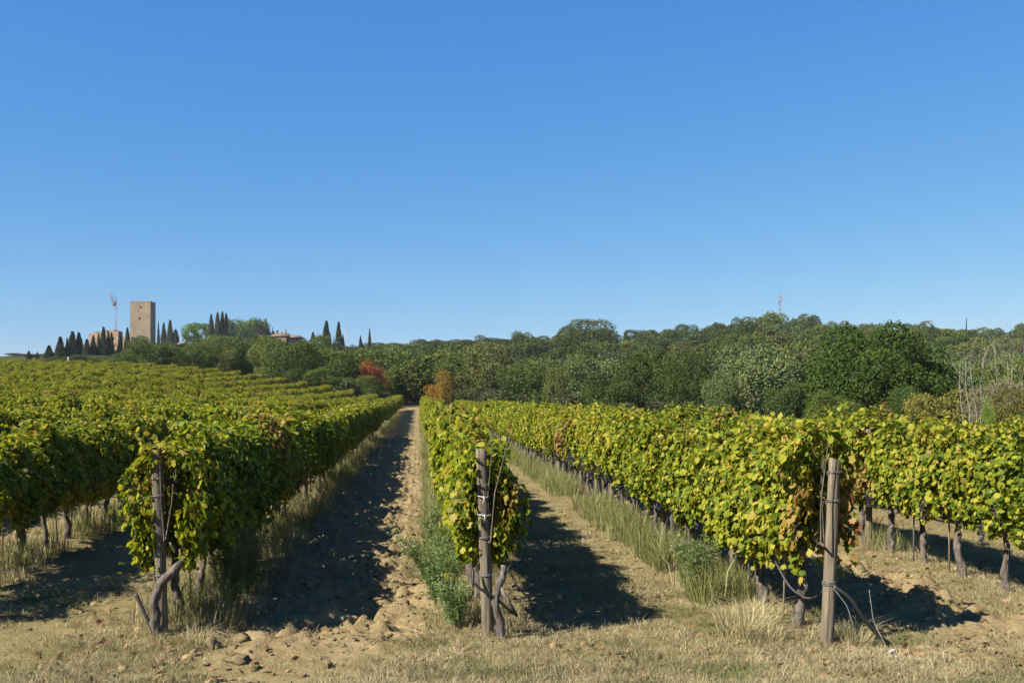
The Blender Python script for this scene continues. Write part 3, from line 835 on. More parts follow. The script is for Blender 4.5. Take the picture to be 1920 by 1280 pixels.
def ruin(u0, u1, vt, vb, D, lab, steps, holes_f, seed):
    x0, y0 = ground_pt(u0, D); x1, y1 = ground_pt(u1, D); g = min(gz(x0, y0), gz(x1, y1), z_at(vb, D))
    t = thing('castle_wall', lab, 'ruin', ((x0 + x1) / 2, (y0 + y1) / 2, g), (0, 0, math.atan2(y1 - y0, x1 - x0)))
    W = math.hypot(x1 - x0, y1 - y0); H = z_at(vt, D) - g; n = len(steps); rg = np.random.default_rng(seed)
    mb = MB()
    for i, s in enumerate(steps):
        a, b = -W / 2 + W * i / n, -W / 2 + W * (i + 1) / n; hh = H * s
        hs = [(a + (b - a) * f[1], a + (b - a) * f[2], H * f[3], H * f[4]) for f in holes_f if f[0] == i]
        wall_grid(mb, a, b, -1, hh, hs, 0.8)
        mb.add([(a, 0, -1), (a, 5, -1), (a, 5, hh), (a, 0, hh), (b, 0, -1), (b, 5, -1), (b, 5, hh), (b, 0, hh)], [(0, 3, 2, 1), (4, 5, 6, 7), (3, 7, 6, 2), (1, 2, 6, 5)])
    obj('wall', mb.mesh('ruin_wall', [M['ruin']]), t)
    for f in holes_f:
        a, b = -W / 2 + W * f[0] / n, -W / 2 + W * (f[0] + 1) / n
        xa, xb = a + (b - a) * f[1], a + (b - a) * f[2]
        w = MB(); w.box(((xa + xb) / 2, 0.7, H * (f[3] + f[4]) / 2), (xb - xa - 0.02, 0.06, H * (f[4] - f[3]) - 0.02)); obj('window', w.mesh('ruin_window', [M['dark']]), t)
    return t
ruin(167, 222, 619, 664, 440, 'ruined pinkish castle wall with a stepped broken top behind cypresses', [0.88, 0.95, 0.93, 1.0, 0.96, 1.02, 0.97], [(5, 0.6, 1.0, 0.62, 0.74), (6, 0.1, 0.4, 0.4, 0.5), (3, 0.2, 0.5, 0.7, 0.8)], 1)
ruin(221, 246, 631, 664, 441, 'low plain castle wall joining the ruin to the stone tower', [1.0, 0.98, 1.0], [(0, 0.2, 0.5, 0.75, 0.9)], 2)

# crane
cu, CD = 217, 446
cx, cy = ground_pt(cu, CD); cg = gz(cx, cy)
crane = thing('tower_crane', 'thin tower crane with a raised pale jib beside the stone tower', 'crane', (cx, cy, cg))
def lattice(p0, p1, w, n, mat, name, r=0.07, parent=None, w2=None, k=4):
    p0 = np.array(p0, float); p1 = np.array(p1, float); ax = p1 - p0; ax /= np.linalg.norm(ax)
    ref = np.array([0, 1.0, 0]) if abs(ax[1]) < 0.9 else np.array([1.0, 0, 0])
    a = np.cross(ax, ref); a /= np.linalg.norm(a); b = np.cross(ax, a); w2 = w if w2 is None else w2
    mb = MB(); cs = []
    for i in range(n + 1):
        t = i / n; ww = (w + (w2 - w) * t) / 2
        cs.append([p0 + (p1 - p0) * t + ww * (sa * a + sb * b) for sa, sb in ((-1, -1), (1, -1), (1, 1), (-1, 1))])
    for j in range(4):
        mb.tube([cs[0][j], cs[-1][j]], r, k)
        for i in range(n):
            j2 = (j + 1) % 4
            mb.tube([cs[i][j], cs[i + 1][j2]] if i % 2 else [cs[i][j2], cs[i + 1][j]], r * 0.7, 3, False)
    return obj(name, mb.mesh(name, [mat]), parent)
ch = z_at(573, CD) - cg
lattice((0, 0, 0), (0, 0, ch), 0.7, 16, M['grey_steel'], 'mast', 0.055, crane)
lattice((-0.2, 0, ch + 0.2), (-12 * CD / FPX, 0, z_at(547, CD) - cg), 1.1, 8, M['crane_paint'], 'jib', 0.07, crane, 0.7)
lattice((-0.2, 0, ch + 0.2), (2.0 * CD / FPX, 0, z_at(558, CD) - cg), 0.6, 4, M['grey_steel'], 'head_frame', 0.06, crane, 0.3)
mb = MB(); mb.box((-0.8, 0, ch + 0.6), (1.1, 1.1, 1.2), taper=0.85); obj('cab', mb.mesh('crane_cab', [M['crane_paint']]), crane)
mb = MB(); mb.tube([(2 * CD / FPX, 0, z_at(558, CD) - cg), (-11 * CD / FPX, 0, z_at(548, CD) - cg)], 0.05, 4); obj('stay_cable', mb.mesh('stay_cable', [M['grey_steel']]), crane)

# farmhouse
FD = 440; fp = FD / FPX
fx, fy = ground_pt(525, FD); fg = gz(fx, fy)
fy_rot = -YAW
farm = thing('farmhouse', 'long low farmhouse with terracotta roofs on the hilltop beside umbrella pines', 'farmhouse', (fx, fy, fg), (0, 0, fy_rot))
def fX(u): return (u - 525) * fp
def fZ(v): return z_at(v, FD) - fg
def gable(mb, x0, x1, y0, y1, ze, zr, over=0.4):
    ym = (y0 + y1) / 2; a, b = x0 - over, x1 + over; c, d = y0 - over, y1 + over
    v = [(a, c, ze), (b, c, ze), (b, d, ze), (a, d, ze), (a + 1.5, ym, zr), (b - 1.5, ym, zr), (a, c, ze - 0.25), (b, c, ze - 0.25), (b, d, ze - 0.25), (a, d, ze - 0.25)]
    mb.add(v, [(0, 1, 5, 4), (2, 3, 4, 5), (1, 2, 5), (3, 0, 4), (0, 6, 7, 1), (1, 7, 8, 2), (2, 8, 9, 3), (3, 9, 6, 0), (6, 9, 8, 7)])
mb = MB(); wall_grid(mb, fX(503), fX(541), -3, fZ(631.4), [(fX(515), fX(518), fZ(637), fZ(633.5))], 0.3, y=-5)
mb.add([(fX(541), -5, -3), (fX(541), 5, -3), (fX(541), 5, fZ(631)), (fX(541), -5, fZ(631)), (fX(503), 5, -3), (fX(503), 5, fZ(631)), (fX(503), -5, -3), (fX(503), -5, fZ(631))], [(0, 1, 2, 3), (1, 4, 5, 2), (4, 6, 7, 5)])
mb.box((fX(552), 1, fZ(636) - 4), (24 * fp, 8, 8.6))
obj('wall', mb.mesh('farm_wall', [M['plaster']]), farm)
mb = MB(); gable(mb, fX(500), fX(545), -5, 5, fZ(631), fZ(624.2)); obj('roof', mb.mesh('farm_roof', [M['roof']]), farm)
mb = MB(); gable(mb, fX(541), fX(566), -4.5, 5, fZ(633), fZ(628.2)); obj('roof', mb.mesh('farm_wing_roof', [M['roof']]), farm)
mb = MB(); gable(mb, fX(430), fX(489), -5, 4, fZ(633.5), fZ(628)); mb.box((fX(460), 0, fZ(634) - 3), (56 * fp, 8, 5.8)); obj('low_wing', mb.mesh('farm_low_wing', [M['roof']]), farm)
mb = MB(); wx0, wx1 = fX(488.5), fX(500.5)
wall_grid(mb, wx0, wx1, -3, fZ(617), [(fX(491.0), fX(493.6), fZ(627), fZ(620.5)), (fX(495.2), fX(497.8), fZ(627), fZ(620.5))], 0.5, y=-4.2)
mb.add([(wx1, -4.2, -3), (wx1, 0, -3), (wx1, 0, fZ(617)), (wx1, -4.2, fZ(617)), (wx0, 0, -3), (wx0, 0, fZ(617)), (wx0, -4.2, -3), (wx0, -4.2, fZ(617))], [(0, 1, 2, 3), (1, 4, 5, 2), (4, 6, 7, 5)])
dv = obj('dovecote', mb.mesh('dovecote_wall', [plain('dovecote_plaster', (0.42, 0.25, 0.145), (0.50, 0.31, 0.19), 0.6, 0.9, 0.1)]), farm)
for q in ((491.0, 493.6), (495.2, 497.8)):
    w = MB(); w.box(((fX(q[0]) + fX(q[1])) / 2, -3.75, fZ(623.7)), (fX(q[1]) - fX(q[0]) - 0.02, 0.06, fZ(620.5) - fZ(627) - 0.02)); obj('arch_opening', w.mesh('arch_opening', [M['dark']]), dv)
mb = MB(); ym, zr, ze = (wx0 + wx1) / 2, fZ(613), fZ(616.6)
mb.add([(wx0 - 0.5, -4.7, ze), (ym, -4.7, zr), (wx1 + 0.5, -4.7, ze), (wx0 - 0.5, 0.4, ze), (ym, 0.4, zr), (wx1 + 0.5, 0.4, ze), (wx0 - 0.5, -4.7, ze - 0.2), (wx1 + 0.5, -4.7, ze - 0.2), (wx0 - 0.5, 0.4, ze - 0.2), (wx1 + 0.5, 0.4, ze - 0.2)],
       [(0, 1, 4, 3), (1, 2, 5, 4), (0, 6, 7, 2, 1), (3, 4, 5, 9, 8), (0, 3, 8, 6), (2, 7, 9, 5)])
obj('roof', mb.mesh('dovecote_roof', [M['roof']]), dv)
for u, v0, w_ in ((520, 619.5, 2.4), (513, 621, 1.8), (535.5, 618.6, 2.4), (528, 622, 1.4)):
    mb = MB(); mb.box((fX(u), 0.2, (fZ(v0) + fZ(625)) / 2), (w_ * fp, 0.8, fZ(v0) - fZ(625))); mb.box((fX(u), 0.2, fZ(v0) + 0.1), (w_ * fp * 1.25, 1.0, 0.18)); obj('chimney', mb.mesh('chimney', [M['plaster']]), farm)
for u in (546, 553, 560):
    w = MB(); w.box((fX(u), -3.03, fZ(635.2)), (1.1, 0.12, 0.9)); obj('window', w.mesh('farm_window', [M['dark']]), farm)

# pale bank below the tower, hillside retaining wall
x0, y0 = ground_pt(332, 425); g = z_at(646, 425)
mb = MB(); rg = np.random.default_rng(8)
for i in range(9):
    mb.ball((i * 0.8 - 3.2, 0, -2.2 + i * 0.28 + rg.normal() * 0.1), (1.1, 2.5, 1.6), 8, 6)
tag(obj('earth_bank', mb.mesh('earth_bank', [plain('pink_earth', (0.20, 0.155, 0.11), (0.28, 0.22, 0.16), 0.8, 0.95, 0.05, 0.5)], True), None, (x0, y0, g)), kind='structure')

# utility pole, pale pillar, mast
def simple_pole(name, label, cat, u, vt, D, r, mat, arm=True):
    x, y = ground_pt(u, D); g = gz(x, y); H = z_at(vt, D) - g
    t = thing(name, label, cat, (x, y, g))
    mb = MB(); mb.tube([(0, 0, -0.3), (0, 0, H)], [r, r * 0.7], 6); obj('pole', mb.mesh(name + '_shaft', [mat]), t)
    if arm:
        mb = MB(); mb.box((0, 0, H - 0.5), (1.8, 0.12, 0.14)); obj('crossarm', mb.mesh(name + '_arm', [mat]), t)
        for q in (-0.75, 0, 0.75):
            mb = MB(); mb.ball((q, 0, H - 0.3), (0.08, 0.08, 0.14)); obj('insulator', mb.mesh(name + '_insulator', [M['mast_white']]), t)
simple_pole('utility_pole', 'thin pale utility pole right of the lone pair of cypresses', 'pole', 648, 618, 326, 0.11, M['pale_stone'], False)
x, y = ground_pt(128.5, 180); g = gz(x, y)
pil = thing('stone_pillar', 'small pale stone pillar at the top edge of the left vineyard', 'pillar', (x, y, g))
hh = z_at(669, 180) - g; mb = MB(); mb.box((0, 0, hh * 0.3), (0.75, 0.75, hh * 0.6 + 0.2)); obj('pedestal', mb.mesh('pillar_pedestal', [M['pale_stone']]), pil)
mb = MB(); mb.tube([(0, 0, hh * 0.61), (0, 0, hh * 0.82)], [0.26, 0.2], 8); obj('shaft', mb.mesh('pillar_shaft', [M['pale_stone']]), pil)
mb = MB(); mb.ball((0, 0, hh * 0.9), (0.2, 0.2, hh * 0.1), 8, 6); obj('finial', mb.mesh('pillar_finial', [M['pale_stone']]), pil)
MD = 345; mx, my = ground_pt(1462, MD); mg = gz(mx, my)
mast = thing('radio_mast', 'red and white lattice radio mast on top of the wooded hill', 'mast', (mx, my, mg))
zb, zt = z_at(606, MD) - mg, z_at(551, MD) - mg
zz = [0.0] + list(np.linspace(max(zb, 1.0), zt, 8))
for i in range(8):
    lattice((0, 0, zz[i]), (0, 0, zz[i + 1]), 0.46 - 0.015 * i, 3 if i else 4, M['mast_red'] if i % 2 else M['mast_white'], 'mast_section', 0.035, mast, 0.45 - 0.015 * i)
for z_, xo in ((zt - 1.2, 0.6), (zt - 2.6, -0.6), (zt - 2.2, 0.65)):
    mb = MB(); mb.tube([(xo, -0.2, z_ - 0.7), (xo, -0.2, z_ + 0.7)], 0.13, 6); mb.tube([(0, 0, z_), (xo, -0.2, z_)], 0.04, 4); obj('antenna', mb.mesh('antenna', [M['mast_white']]), mast)

# ------------------------------------------------------------------ vine meshes
LT = np.array([[0, 0.40, 0.05], [0, 0.05, 0], [0.24, -0.08, -0.02], [0.34, 0.12, 0], [0.58, 0.26, -0.05], [0.40, 0.45, 0.01], [0.50, 0.76, -0.05], [0.20, 0.72, 0.01], [0, 1.06, -0.09],
               [-0.20, 0.72, 0.01], [-0.50, 0.76, -0.05], [-0.40, 0.45, 0.01], [-0.58, 0.26, -0.05], [-0.34, 0.12, 0], [-0.24, -0.08, -0.02]])
LF = [np.array([[0, i, i + 1] for i in range(1, 14)] + [[0, 14, 1]])]
LT2 = np.array([[0, 0.42, 0.06], [0, 0.04, 0], [0.45, 0.08, -0.03], [0.36, 0.42, 0], [0.48, 0.74, -0.05], [0.0, 1.05, -0.07], [-0.48, 0.74, -0.05], [-0.36, 0.42, 0], [-0.45, 0.08, -0.03]])
LF2 = [np.array([[0, i, i + 1] for i in range(1, 8)] + [[0, 8, 1]])]
LT3 = np.array([[0, 0.0, 0.0], [0.5, 0.45, -0.05], [0.05, 1.0, -0.06], [-0.48, 0.5, 0.06]])
LF3 = [np.array([[0, 1, 2, 3]])]

def hedge_points(n, rg, L=1.0, zb=0.70, zt=1.68, half=0.27, seed=0, shoots=6, shell=False):
    y = rg.uniform(-L * 0.56, L * 0.56, n)
    zlo = zb + 0.32 * (vn(y * 3.1 + 50, y * 0 + seed, seed) - 0.5) + 0.12 * (vn(y * 9 + 50, y * 0, seed + 3) - 0.5)
    zhi = zt + 0.34 * (vn(y * 2.7 + 90, y * 0 + seed, seed + 1) - 0.5)
    q = rg.random(n) ** 0.92
    q = np.where((vn(y * 6.5, q * 9, seed + 11) < 0.36) & (rg.random(n) < 0.8), rg.random(n), q)
    z = zlo + (zhi - zlo) * q
    side = np.where(rg.random(n) < 0.5, -1.0, 1.0)
    w = half * (0.62 + 0.5 * np.sin(np.clip(q, 0, 1) * math.pi * 0.85 + 0.35)) * (0.48 + 1.05 * vn(y * 4.2 + 20 * side, z * 4.2, seed + 7))
    dep = rg.random(n) ** 2.2 * (0.25 if shell else 1.0)
    x = side * w * (1 - 0.75 * dep)
    top = q > 0.90
    x = np.where(top, rg.uniform(-1, 1, n) * w, x)
    if shell: x = x + side * 0.03
    nr = np.stack([np.where(top, 0.3 * side, side * 1.0), rg.normal(0, 0.45, n), rg.normal(0.35, 0.4, n) + top * 0.8], -1) + rand_dir(n, rg) * 0.65
    tip = np.stack([side * 0.25, rg.normal(0, 0.5, n), -np.ones(n) * 0.9 + top * 0.5], -1)
    P = np.stack([x, y, z], -1)
    if shoots:
        ex = []; en = []; et = []
        for s in range(shoots):
            up = rg.random() < 0.62; sd = rg.choice([-1, 1])
            p = np.array([sd * half * rg.uniform(0.1, 0.8), rg.uniform(-L / 2, L / 2), zt - 0.05 if up else rg.uniform(zb + 0.1, zt - 0.2)])
            d = np.array([sd * rg.uniform(0.1, 0.5), rg.normal() * 0.4, 1.0]) if up else np.array([sd * 1.0, rg.normal() * 0.5, rg.uniform(-0.6, 0.3)])
            d /= np.linalg.norm(d); ln = rg.uniform(0.12, 0.42) if up else rg.uniform(0.1, 0.28); m = int(5 + ln * 22)
            for j in range(m):
                t = j / m; pp = p + d * ln * t + np.array([sd * 0.12 * t * t, 0, -0.14 * t * t * (1 if up else 2)]) + rg.normal(size=3) * 0.035
                ex.append(pp); en.append(rand_dir(1, rg)[0] + np.array([sd * 0.5, 0, 0.6])); et.append(np.array([rg.normal(), rg.normal(), -0.6]))
        P = np.vstack([P, ex]); nr = np.vstack([nr, en]); tip = np.vstack([tip, et])
    return P, nr, tip

def foliage_mesh(name, seed, n, size, tm, fc, **kw):
    rg = np.random.default_rng(seed)
    P, nr, tip = hedge_points(n, rg, seed=seed, **kw)
    v, f, rnd = leaves_np(P, nr, tip, size * rg.uniform(0.55, 1.3, len(P)), tm, fc, rg)
    return mesh_np(name, v, f, rnd, [M['vine_leaf']])

def vine_wood(seed):
    rg = np.random.default_rng(seed); tr = MB(); co = MB()
    n = 9; ph = rg.random() * 6.28
    pts = np.array([(0.018 * math.sin(ph + i * 0.7) + rg.normal() * 0.007, 0.030 * math.sin(ph * 2 + i * 0.5) + 0.02 * i * math.sin(seed) + rg.normal() * 0.008, -0.06 + 0.86 * i / (n - 1)) for i in range(n)])
    pts[:, :2] -= pts[0, :2]
    rad = np.linspace(0.045, 0.030, n) * rg.uniform(0.85, 1.2) * (1 + 0.25 * (rg.random(n) - 0.5)); rad[-1] *= 1.35; rad[0] *= 1.25
    
    ts = np.linspace(0, n - 1, 19); pts2 = np.stack([np.interp(ts, range(n), pts[:, j]) for j in range(3)], -1) + rg.normal(0, 0.004, (19, 3)) * np.array([1, 1, 0])
    tr.tube(pts2, np.interp(ts, range(n), rad) * (1 + 0.3 * (rg.random(19) - 0.5)), 10, wob=0.5, rg=rg)
    head = pts[-1]
    for sd in (-1, 1):
        q = [head]
        for i in range(1, 6): q.append(np.array([head[0] * (1 - i / 5) + rg.normal() * 0.012, head[1] + sd * 0.1 * i, 0.82 + rg.normal() * 0.015 + 0.01 * i]))
        co.tube(q, np.linspace(0.024, 0.011, 6), 6, wob=0.2, rg=rg)
        for i in range(2, 6):
            e = q[i] + np.array([rg.normal() * 0.07, rg.normal() * 0.06, rg.uniform(0.6, 0.95)])
            co.tube([q[i], (q[i] + e) / 2 + rg.normal(size=3) * 0.03, e], [0.007, 0.006, 0.004], 4, False)
    return tr.mesh('vine_trunk', [M['bark']], True), co.mesh('vine_cordon', [M['bark']], True)

FOL_NEAR = [foliage_mesh(f'vine_foliage_{i}', 900 + i, 4100, 0.060, LT2, LF2, shoots=14) for i in range(8)]
FOL_CORE = [foliage_mesh(f'vine_core_foliage_{i}', 930 + i, 3700, 0.058, LT2, LF2, half=0.24, shoots=12) for i in range(5)]
FOL_LOW = [foliage_mesh(f'vine_low_foliage_{i}', 950 + i, 4500, 0.060, LT2, LF2, zb=0.58, half=0.29, shoots=14) for i in range(4)]
FOL_FAR = [foliage_mesh(f'vine_far_foliage_{i}', 970 + i, 2500, 0.070, LT3, LF3, shoots=12) for i in range(6)]
FOL_SPARSE = [foliage_mesh(f'vine_thin_foliage_{i}', 990 + i, 1500, 0.062, LT2, LF2, half=0.25, zb=0.74, zt=1.58, shoots=10) for i in range(3)]
WOOD = [vine_wood(1000 + i) for i in range(7)]

rg = np.random.default_rng(77)
LEAF = []
for i in range(5):
    t = LT.copy(); t[1:, :2] *= (1 + 0.12 * (rg.random((14, 1)) - 0.5)); t[:, 2] *= rg.uniform(0.6, 1.8)
    LEAF.append(mesh_np(f'vine_leaf_{i}', t, LF, np.zeros(15), [M['vine_leaf']]))

def grape_mesh(seed):
    rg = np.random.default_rng(seed); mb = MB()
    for i in range(34):
        t = rg.random() ** 0.8; a = rg.random() * 6.28; r = 0.042 * (1 - 0.75 * t)
        mb.ball((r * math.cos(a), r * math.sin(a), -0.17 * t), 0.0105, 5, 4)
    mb.tube([(0, 0, 0.06), (0, 0, -0.1)], 0.003, 4)
    return mb.mesh('grape_bunch', [M['grape']], True)
GRAPE = [grape_mesh(40 + i) for i in range(3)]

# ------------------------------------------------------------------ rows of vines
def row_x(k): return ROW0 + ROWSP * k
def row_start(k): return float(np.clip(9.25 - 0.42 * k, 6.5, 11.0)) if k >= 0 else float(np.clip(9.25 - 0.32 * k, 9.2, 11))
def row_end(k):
    if k < 0: return 125.0 + 1.2 * min(-k, 12)
    if k == 0: return 112.0
    return max(26.0, 92 - 9.0 * (k - 1))
VS = 0.95
cand = []
for k in range(-22, 10):
    y = row_start(k) + 0.48; i = 1
    while y < row_end(k):
        x = row_x(k) + 0.05 * math.sin(y * 0.31 + k)
        u, D = project(x, y)
        if -260 < u < 2050:
            vis = (-60 < u < 1980)
            # rows behind rows show only their tops: count them as smaller
            hid = 1.0 if k in (-2, -1, 0, 1, 2) else 1.5
            cand.append((D * hid + (0 if vis else 500), k, i, x, y, D, vis))
        y += VS; i += 1
cand.sort()
near = [c for c in cand if c[6]][:298]
nearset = {(c[1], c[2]) for c in near}
rest = [c for c in cand if (c[1], c[2]) not in nearset]

ROWNAME = {-4: 'fourth row left of the tilled alley', -3: 'third row left of the tilled alley', -2: 'row at the left edge', -1: 'row behind the dark left end post', 0: 'row behind the central end post',
           1: 'row behind the right end post', 2: 'bare trunked row at the right edge', 3: 'second row beyond the right end post', 4: 'third row beyond the right end post'}
ORD = 'first second third fourth fifth sixth seventh eighth ninth tenth eleventh twelfth thirteenth fourteenth fifteenth sixteenth seventeenth eighteenth'.split()
seen_n = {}
for c in sorted(near, key=lambda c: (c[1], c[2])):
    _, k, i, x, y, D, vis = c
    seen_n[k] = seen_n.get(k, 0) + (1 if vis else 0)
    o_ = seen_n[k]
    rn = ROWNAME.get(k) or (f'upper rows left of the tilled alley' if k < 0 else 'far rows beyond the right end post')
    if k in ROWNAME and 0 < o_ <= 18 and k in (-2, -1, 0, 1, 2) and vis:
        lab = f'{ORD[o_ - 1]} grapevine from the near end of the {rn}'
        if k == 2: lab = f'{ORD[o_ - 1]} grapevine in from the right edge of the {rn}'
        if o_ == 1 and k in (-1, 0, 1):
            lab = {-1: 'leafy grapevine with a twisted thick trunk against the dark left end post', 0: 'grapevine with a twisted trunk right against the central end post', 1: 'green yellow grapevine with grapes hanging beside the right end post'}[k]
    else:
        zone = 'middle' if D < 32 else 'far'
        lab = f'grapevine in the {zone} stretch of the {rn}'
    z = gz(x, y)
    sx = random.uniform(0.9, 1.12); sz = random.uniform(0.96, 1.14) * (0.98 if k == -1 else (1.0 if k in (1, 2) else (0.95 if k > 2 else 1.0)))
    flip = random.random() < 0.5
    v = thing('grapevine', lab, 'grapevine', (x, y, z), (0, 0, math.pi if flip else 0), f'grapevines of the {rn}')
    w = WOOD[random.randrange(7)]
    close = D < 13.2 and vis
    obj('trunk', w[0], v); obj('cordon', w[1], v)
    fm = FOL_CORE[random.randrange(5)] if close else (FOL_LOW[random.randrange(4)] if k in (-1, -2) and D < 60 else FOL_NEAR[random.randrange(8)])
    if not close and random.random() < (0.22 if k == -1 else 0.13): fm = FOL_SPARSE[random.randrange(3)]
    if k == 0: sx *= 0.84
    if close and k in (-1, 1): fm = FOL_LOW[random.randrange(4)]
    tag(obj('foliage', fm, v, scl=(sx, 1.0, sz)), kind='stuff')
    if close:
        lr = np.random.default_rng(abs(hash((k, i))) % 100000 + 5)
        P, nr, tip = hedge_points(280, lr, seed=int(lr.integers(1000)), shoots=3, shell=True, half=0.31 if k == -1 else (0.215 if k == 0 else 0.26), zb=0.70 if k not in (-1, 1) else 0.55)
        for a in range(len(P)):
            nn = Vector(nr[a]).normalized(); tt = Vector(tip[a]); tt = (tt - nn * tt.dot(nn)).normalized(); ss = tt.cross(nn)
            m = Matrix((ss, tt, nn)).transposed()
            lf = bpy.data.objects.new('leaf', LEAF[a % 5]); COL.objects.link(lf); lf.parent = v
            lf.location = P[a]; lf.rotation_euler = m.to_euler(); s_ = lr.uniform(0.045, 0.085); lf.scale = (s_, s_, s_)
    if D < 26 and k in (1, 2, 0, -1) and vis:
        sd = -1 if not flip else 1
        for a in range(5 if k == 1 else 2):
            gb = obj('grape_bunch', GRAPE[a % 3], v, (sd * random.uniform(0.12, 0.30) * (1 if k >= 1 else -1), random.uniform(-0.45, 0.45), random.uniform(0.76, 1.0)))
            s_ = random.uniform(1.0, 1.35); gb.scale = (s_, s_, s_)

# the thousands of remaining vines
P_ = np.array([(c[3], c[4], 0) for c in rest]); P_[:, 2] = ground_z(P_[:, 0], P_[:, 1])
n = len(P_)
o = scatter('vineyard_vines', P_, np.stack([np.zeros(n), np.zeros(n), np.where(rng.random(n) < 0.5, math.pi, 0.0)], -1),
            np.stack([rng.uniform(1.0, 1.2, n), np.ones(n), rng.uniform(0.93, 1.13, n) * np.where(P_[:, 0] > 2, 0.93, 1.0)], -1), rng.integers(0, 6, n), FOL_FAR)
o['label'] = 'yellow green vine rows filling the far field up to the wood'

# ------------------------------------------------------------------ posts, wires, hoses
def post_mesh(name, H, r, seed, ang=0.0):
    rg = np.random.default_rng(seed); n = 26; k = 18
    z = np.linspace(-0.25, H, n); an = np.arange(k) / k * 6.2832
    R_ = r * (1.06 - 0.14 * (z - z[0]) / (H + 0.25))[:, None] * (1 + 0.05 * np.sin(an * 2 + seed)[None] + 0.10 * (vn(an[None] * 3 + 0 * z[:, None], z[:, None] * 1.2, seed) - 0.5) + 0.05 * (rg.random((n, k)) - 0.5))
    groove = (np.abs(np.mod(an - 2.2 * (seed % 3), 6.2832)) < 0.2)[None] & (z > H * 0.45)[:, None]
    R_ = np.where(groove, R_ * 0.86, R_)
    v = np.stack([R_ * np.cos(an), R_ * np.sin(an), np.repeat(z[:, None], k, 1) + (np.arange(n) == n - 1)[:, None] * 0.02 * np.cos(an + seed)[None]], -1).reshape(-1, 3)
    f = [(i * k + j, i * k + (j + 1) % k, (i + 1) * k + (j + 1) % k, (i + 1) * k + j) for i in range(n - 1) for j in range(k)]
    v = np.vstack([v, [[0, 0, H + 0.01]]]); top = len(v) - 1
    ft = [((n - 1) * k + j, (n - 1) * k + (j + 1) % k, top) for j in range(k)]
    return mesh_np(name, v, [np.array(f), np.array(ft)], np.zeros(len(v)), [M['post']], False)

def wrap_mesh(name, r, turns, mat, thick=0.0035, slope=0.01):
    mb = MB(); n = 16 * turns
    mb.tube([(r * math.cos(i / 16 * 6.2832), r * math.sin(i / 16 * 6.2832), slope * i / 16 + 0.004 * math.sin(i * 1.3)) for i in range(n + 1)], thick, 4)
    return mb.mesh(name, [mat], True)

def end_post(label, x, y, H, r, tilt, seed, wraps, ties=()):
    t = thing('wooden_post', label, 'post', (x, y, gz(x, y)), tilt, 'wooden posts carrying the vine wires')
    obj('shaft', post_mesh('post_shaft', H, r, seed), t)
    for z in wraps:
        obj('wire_wrap', wrap_mesh('wire_wrap', r * 1.12, 2, M['wire']), t, (0, 0, z))
    for z in ties:
        obj('white_tie', wrap_mesh('white_tie', r * 1.13, 1, M['white_tie'], 0.006, 0.0), t, (0, 0, z), (0.2, 0.1, 0))
        mb = MB(); mb.tube([(0.0, -r * 1.12, z), (0.01, -r * 1.3, z - 0.03), (-0.01, -r * 1.35, z - 0.07)], [0.009, 0.007, 0.003], 5); obj('tie_tail', mb.mesh('tie_tail', [M['white_tie']]), t)
    return t
end_post('dark weathered left end post leaning slightly, with a vine trunk twisted against it', -2.385, 9.57, 1.72, 0.052, (R(-1), R(-2.0), 0), 1, (1.42, 1.26, 0.52))
end_post('central end post of grey cracked wood with two white ties', 0.643, 9.25, 1.72, 0.053, (R(1), R(-2.2), 0), 2, (1.38, 0.9, 0.55), (1.30, 1.13))
end_post('right end post of pale grey wood with wire wrapped round it', 3.70, 8.76, 1.68, 0.056, (0, R(2.6), 0), 3, (1.56, 1.30, 0.56, 0.54))
end_post('short pale leaning post in the row at the left edge', -5.36, 14.1, 1.5, 0.06, (R(2), R(-3), 0), 4, (0.9,))
POSTM = [post_mesh(f'row_post_shaft_{i}', 1.75, 0.05, 10 + i) for i in range(3)]
cnt = {}
for k in (-3, -2, -1, 0, 1, 2, 3):
    y = row_start(k) + 5.6
    while y < 38:
        x = row_x(k); u, D = project(x, y)
        if -20 < u < 1940 and not (k == -2 and y < 17):
            cnt[k] = cnt.get(k, 0) + 1
            t = thing('wooden_post', f'{ORD[cnt[k] - 1]} weathered post among the leaves of the {ROWNAME[k]}', 'post', (x + 0.02, y + 0.4, gz(x, y + 0.4)), (random.uniform(-0.03, 0.03), random.uniform(-0.03, 0.03), 0), 'wooden posts carrying the vine wires')
            obj('shaft', POSTM[cnt[k] % 3], t)
        y += 5.7

stake_m = []
for i in range(2):
    mb = MB(); mb.tube([(0, 0, -0.15), (0.004, 0, 0.7), (0, 0.01, 1.35)], [0.011, 0.011, 0.009], 6); stake_m.append(mb.mesh('stake_rod', [M['wire'] if i else M['twig']], True))
cnt = {}
for c in near:
    _, k, i, x, y, D, vis = c
    if vis and k in (-2, -1, 0, 1, 2) and D < 24 and random.random() < 0.55:
        cnt[k] = cnt.get(k, 0) + 1
        yy = y + random.uniform(0.12, 0.4); xx = x + random.uniform(-0.06, 0.06)
        st = obj('vine_stake', stake_m[random.randrange(2)], None, (xx, yy, gz(xx, yy)), (random.uniform(-0.05, 0.05), random.uniform(-0.05, 0.05), 0))
        nm = ORD[cnt[k] - 1] if cnt[k] <= 18 else 'far'
        tag(st, f'{nm} thin stake from the near end of the {ROWNAME[k]}', 'stake', 'thin stakes beside the vines')

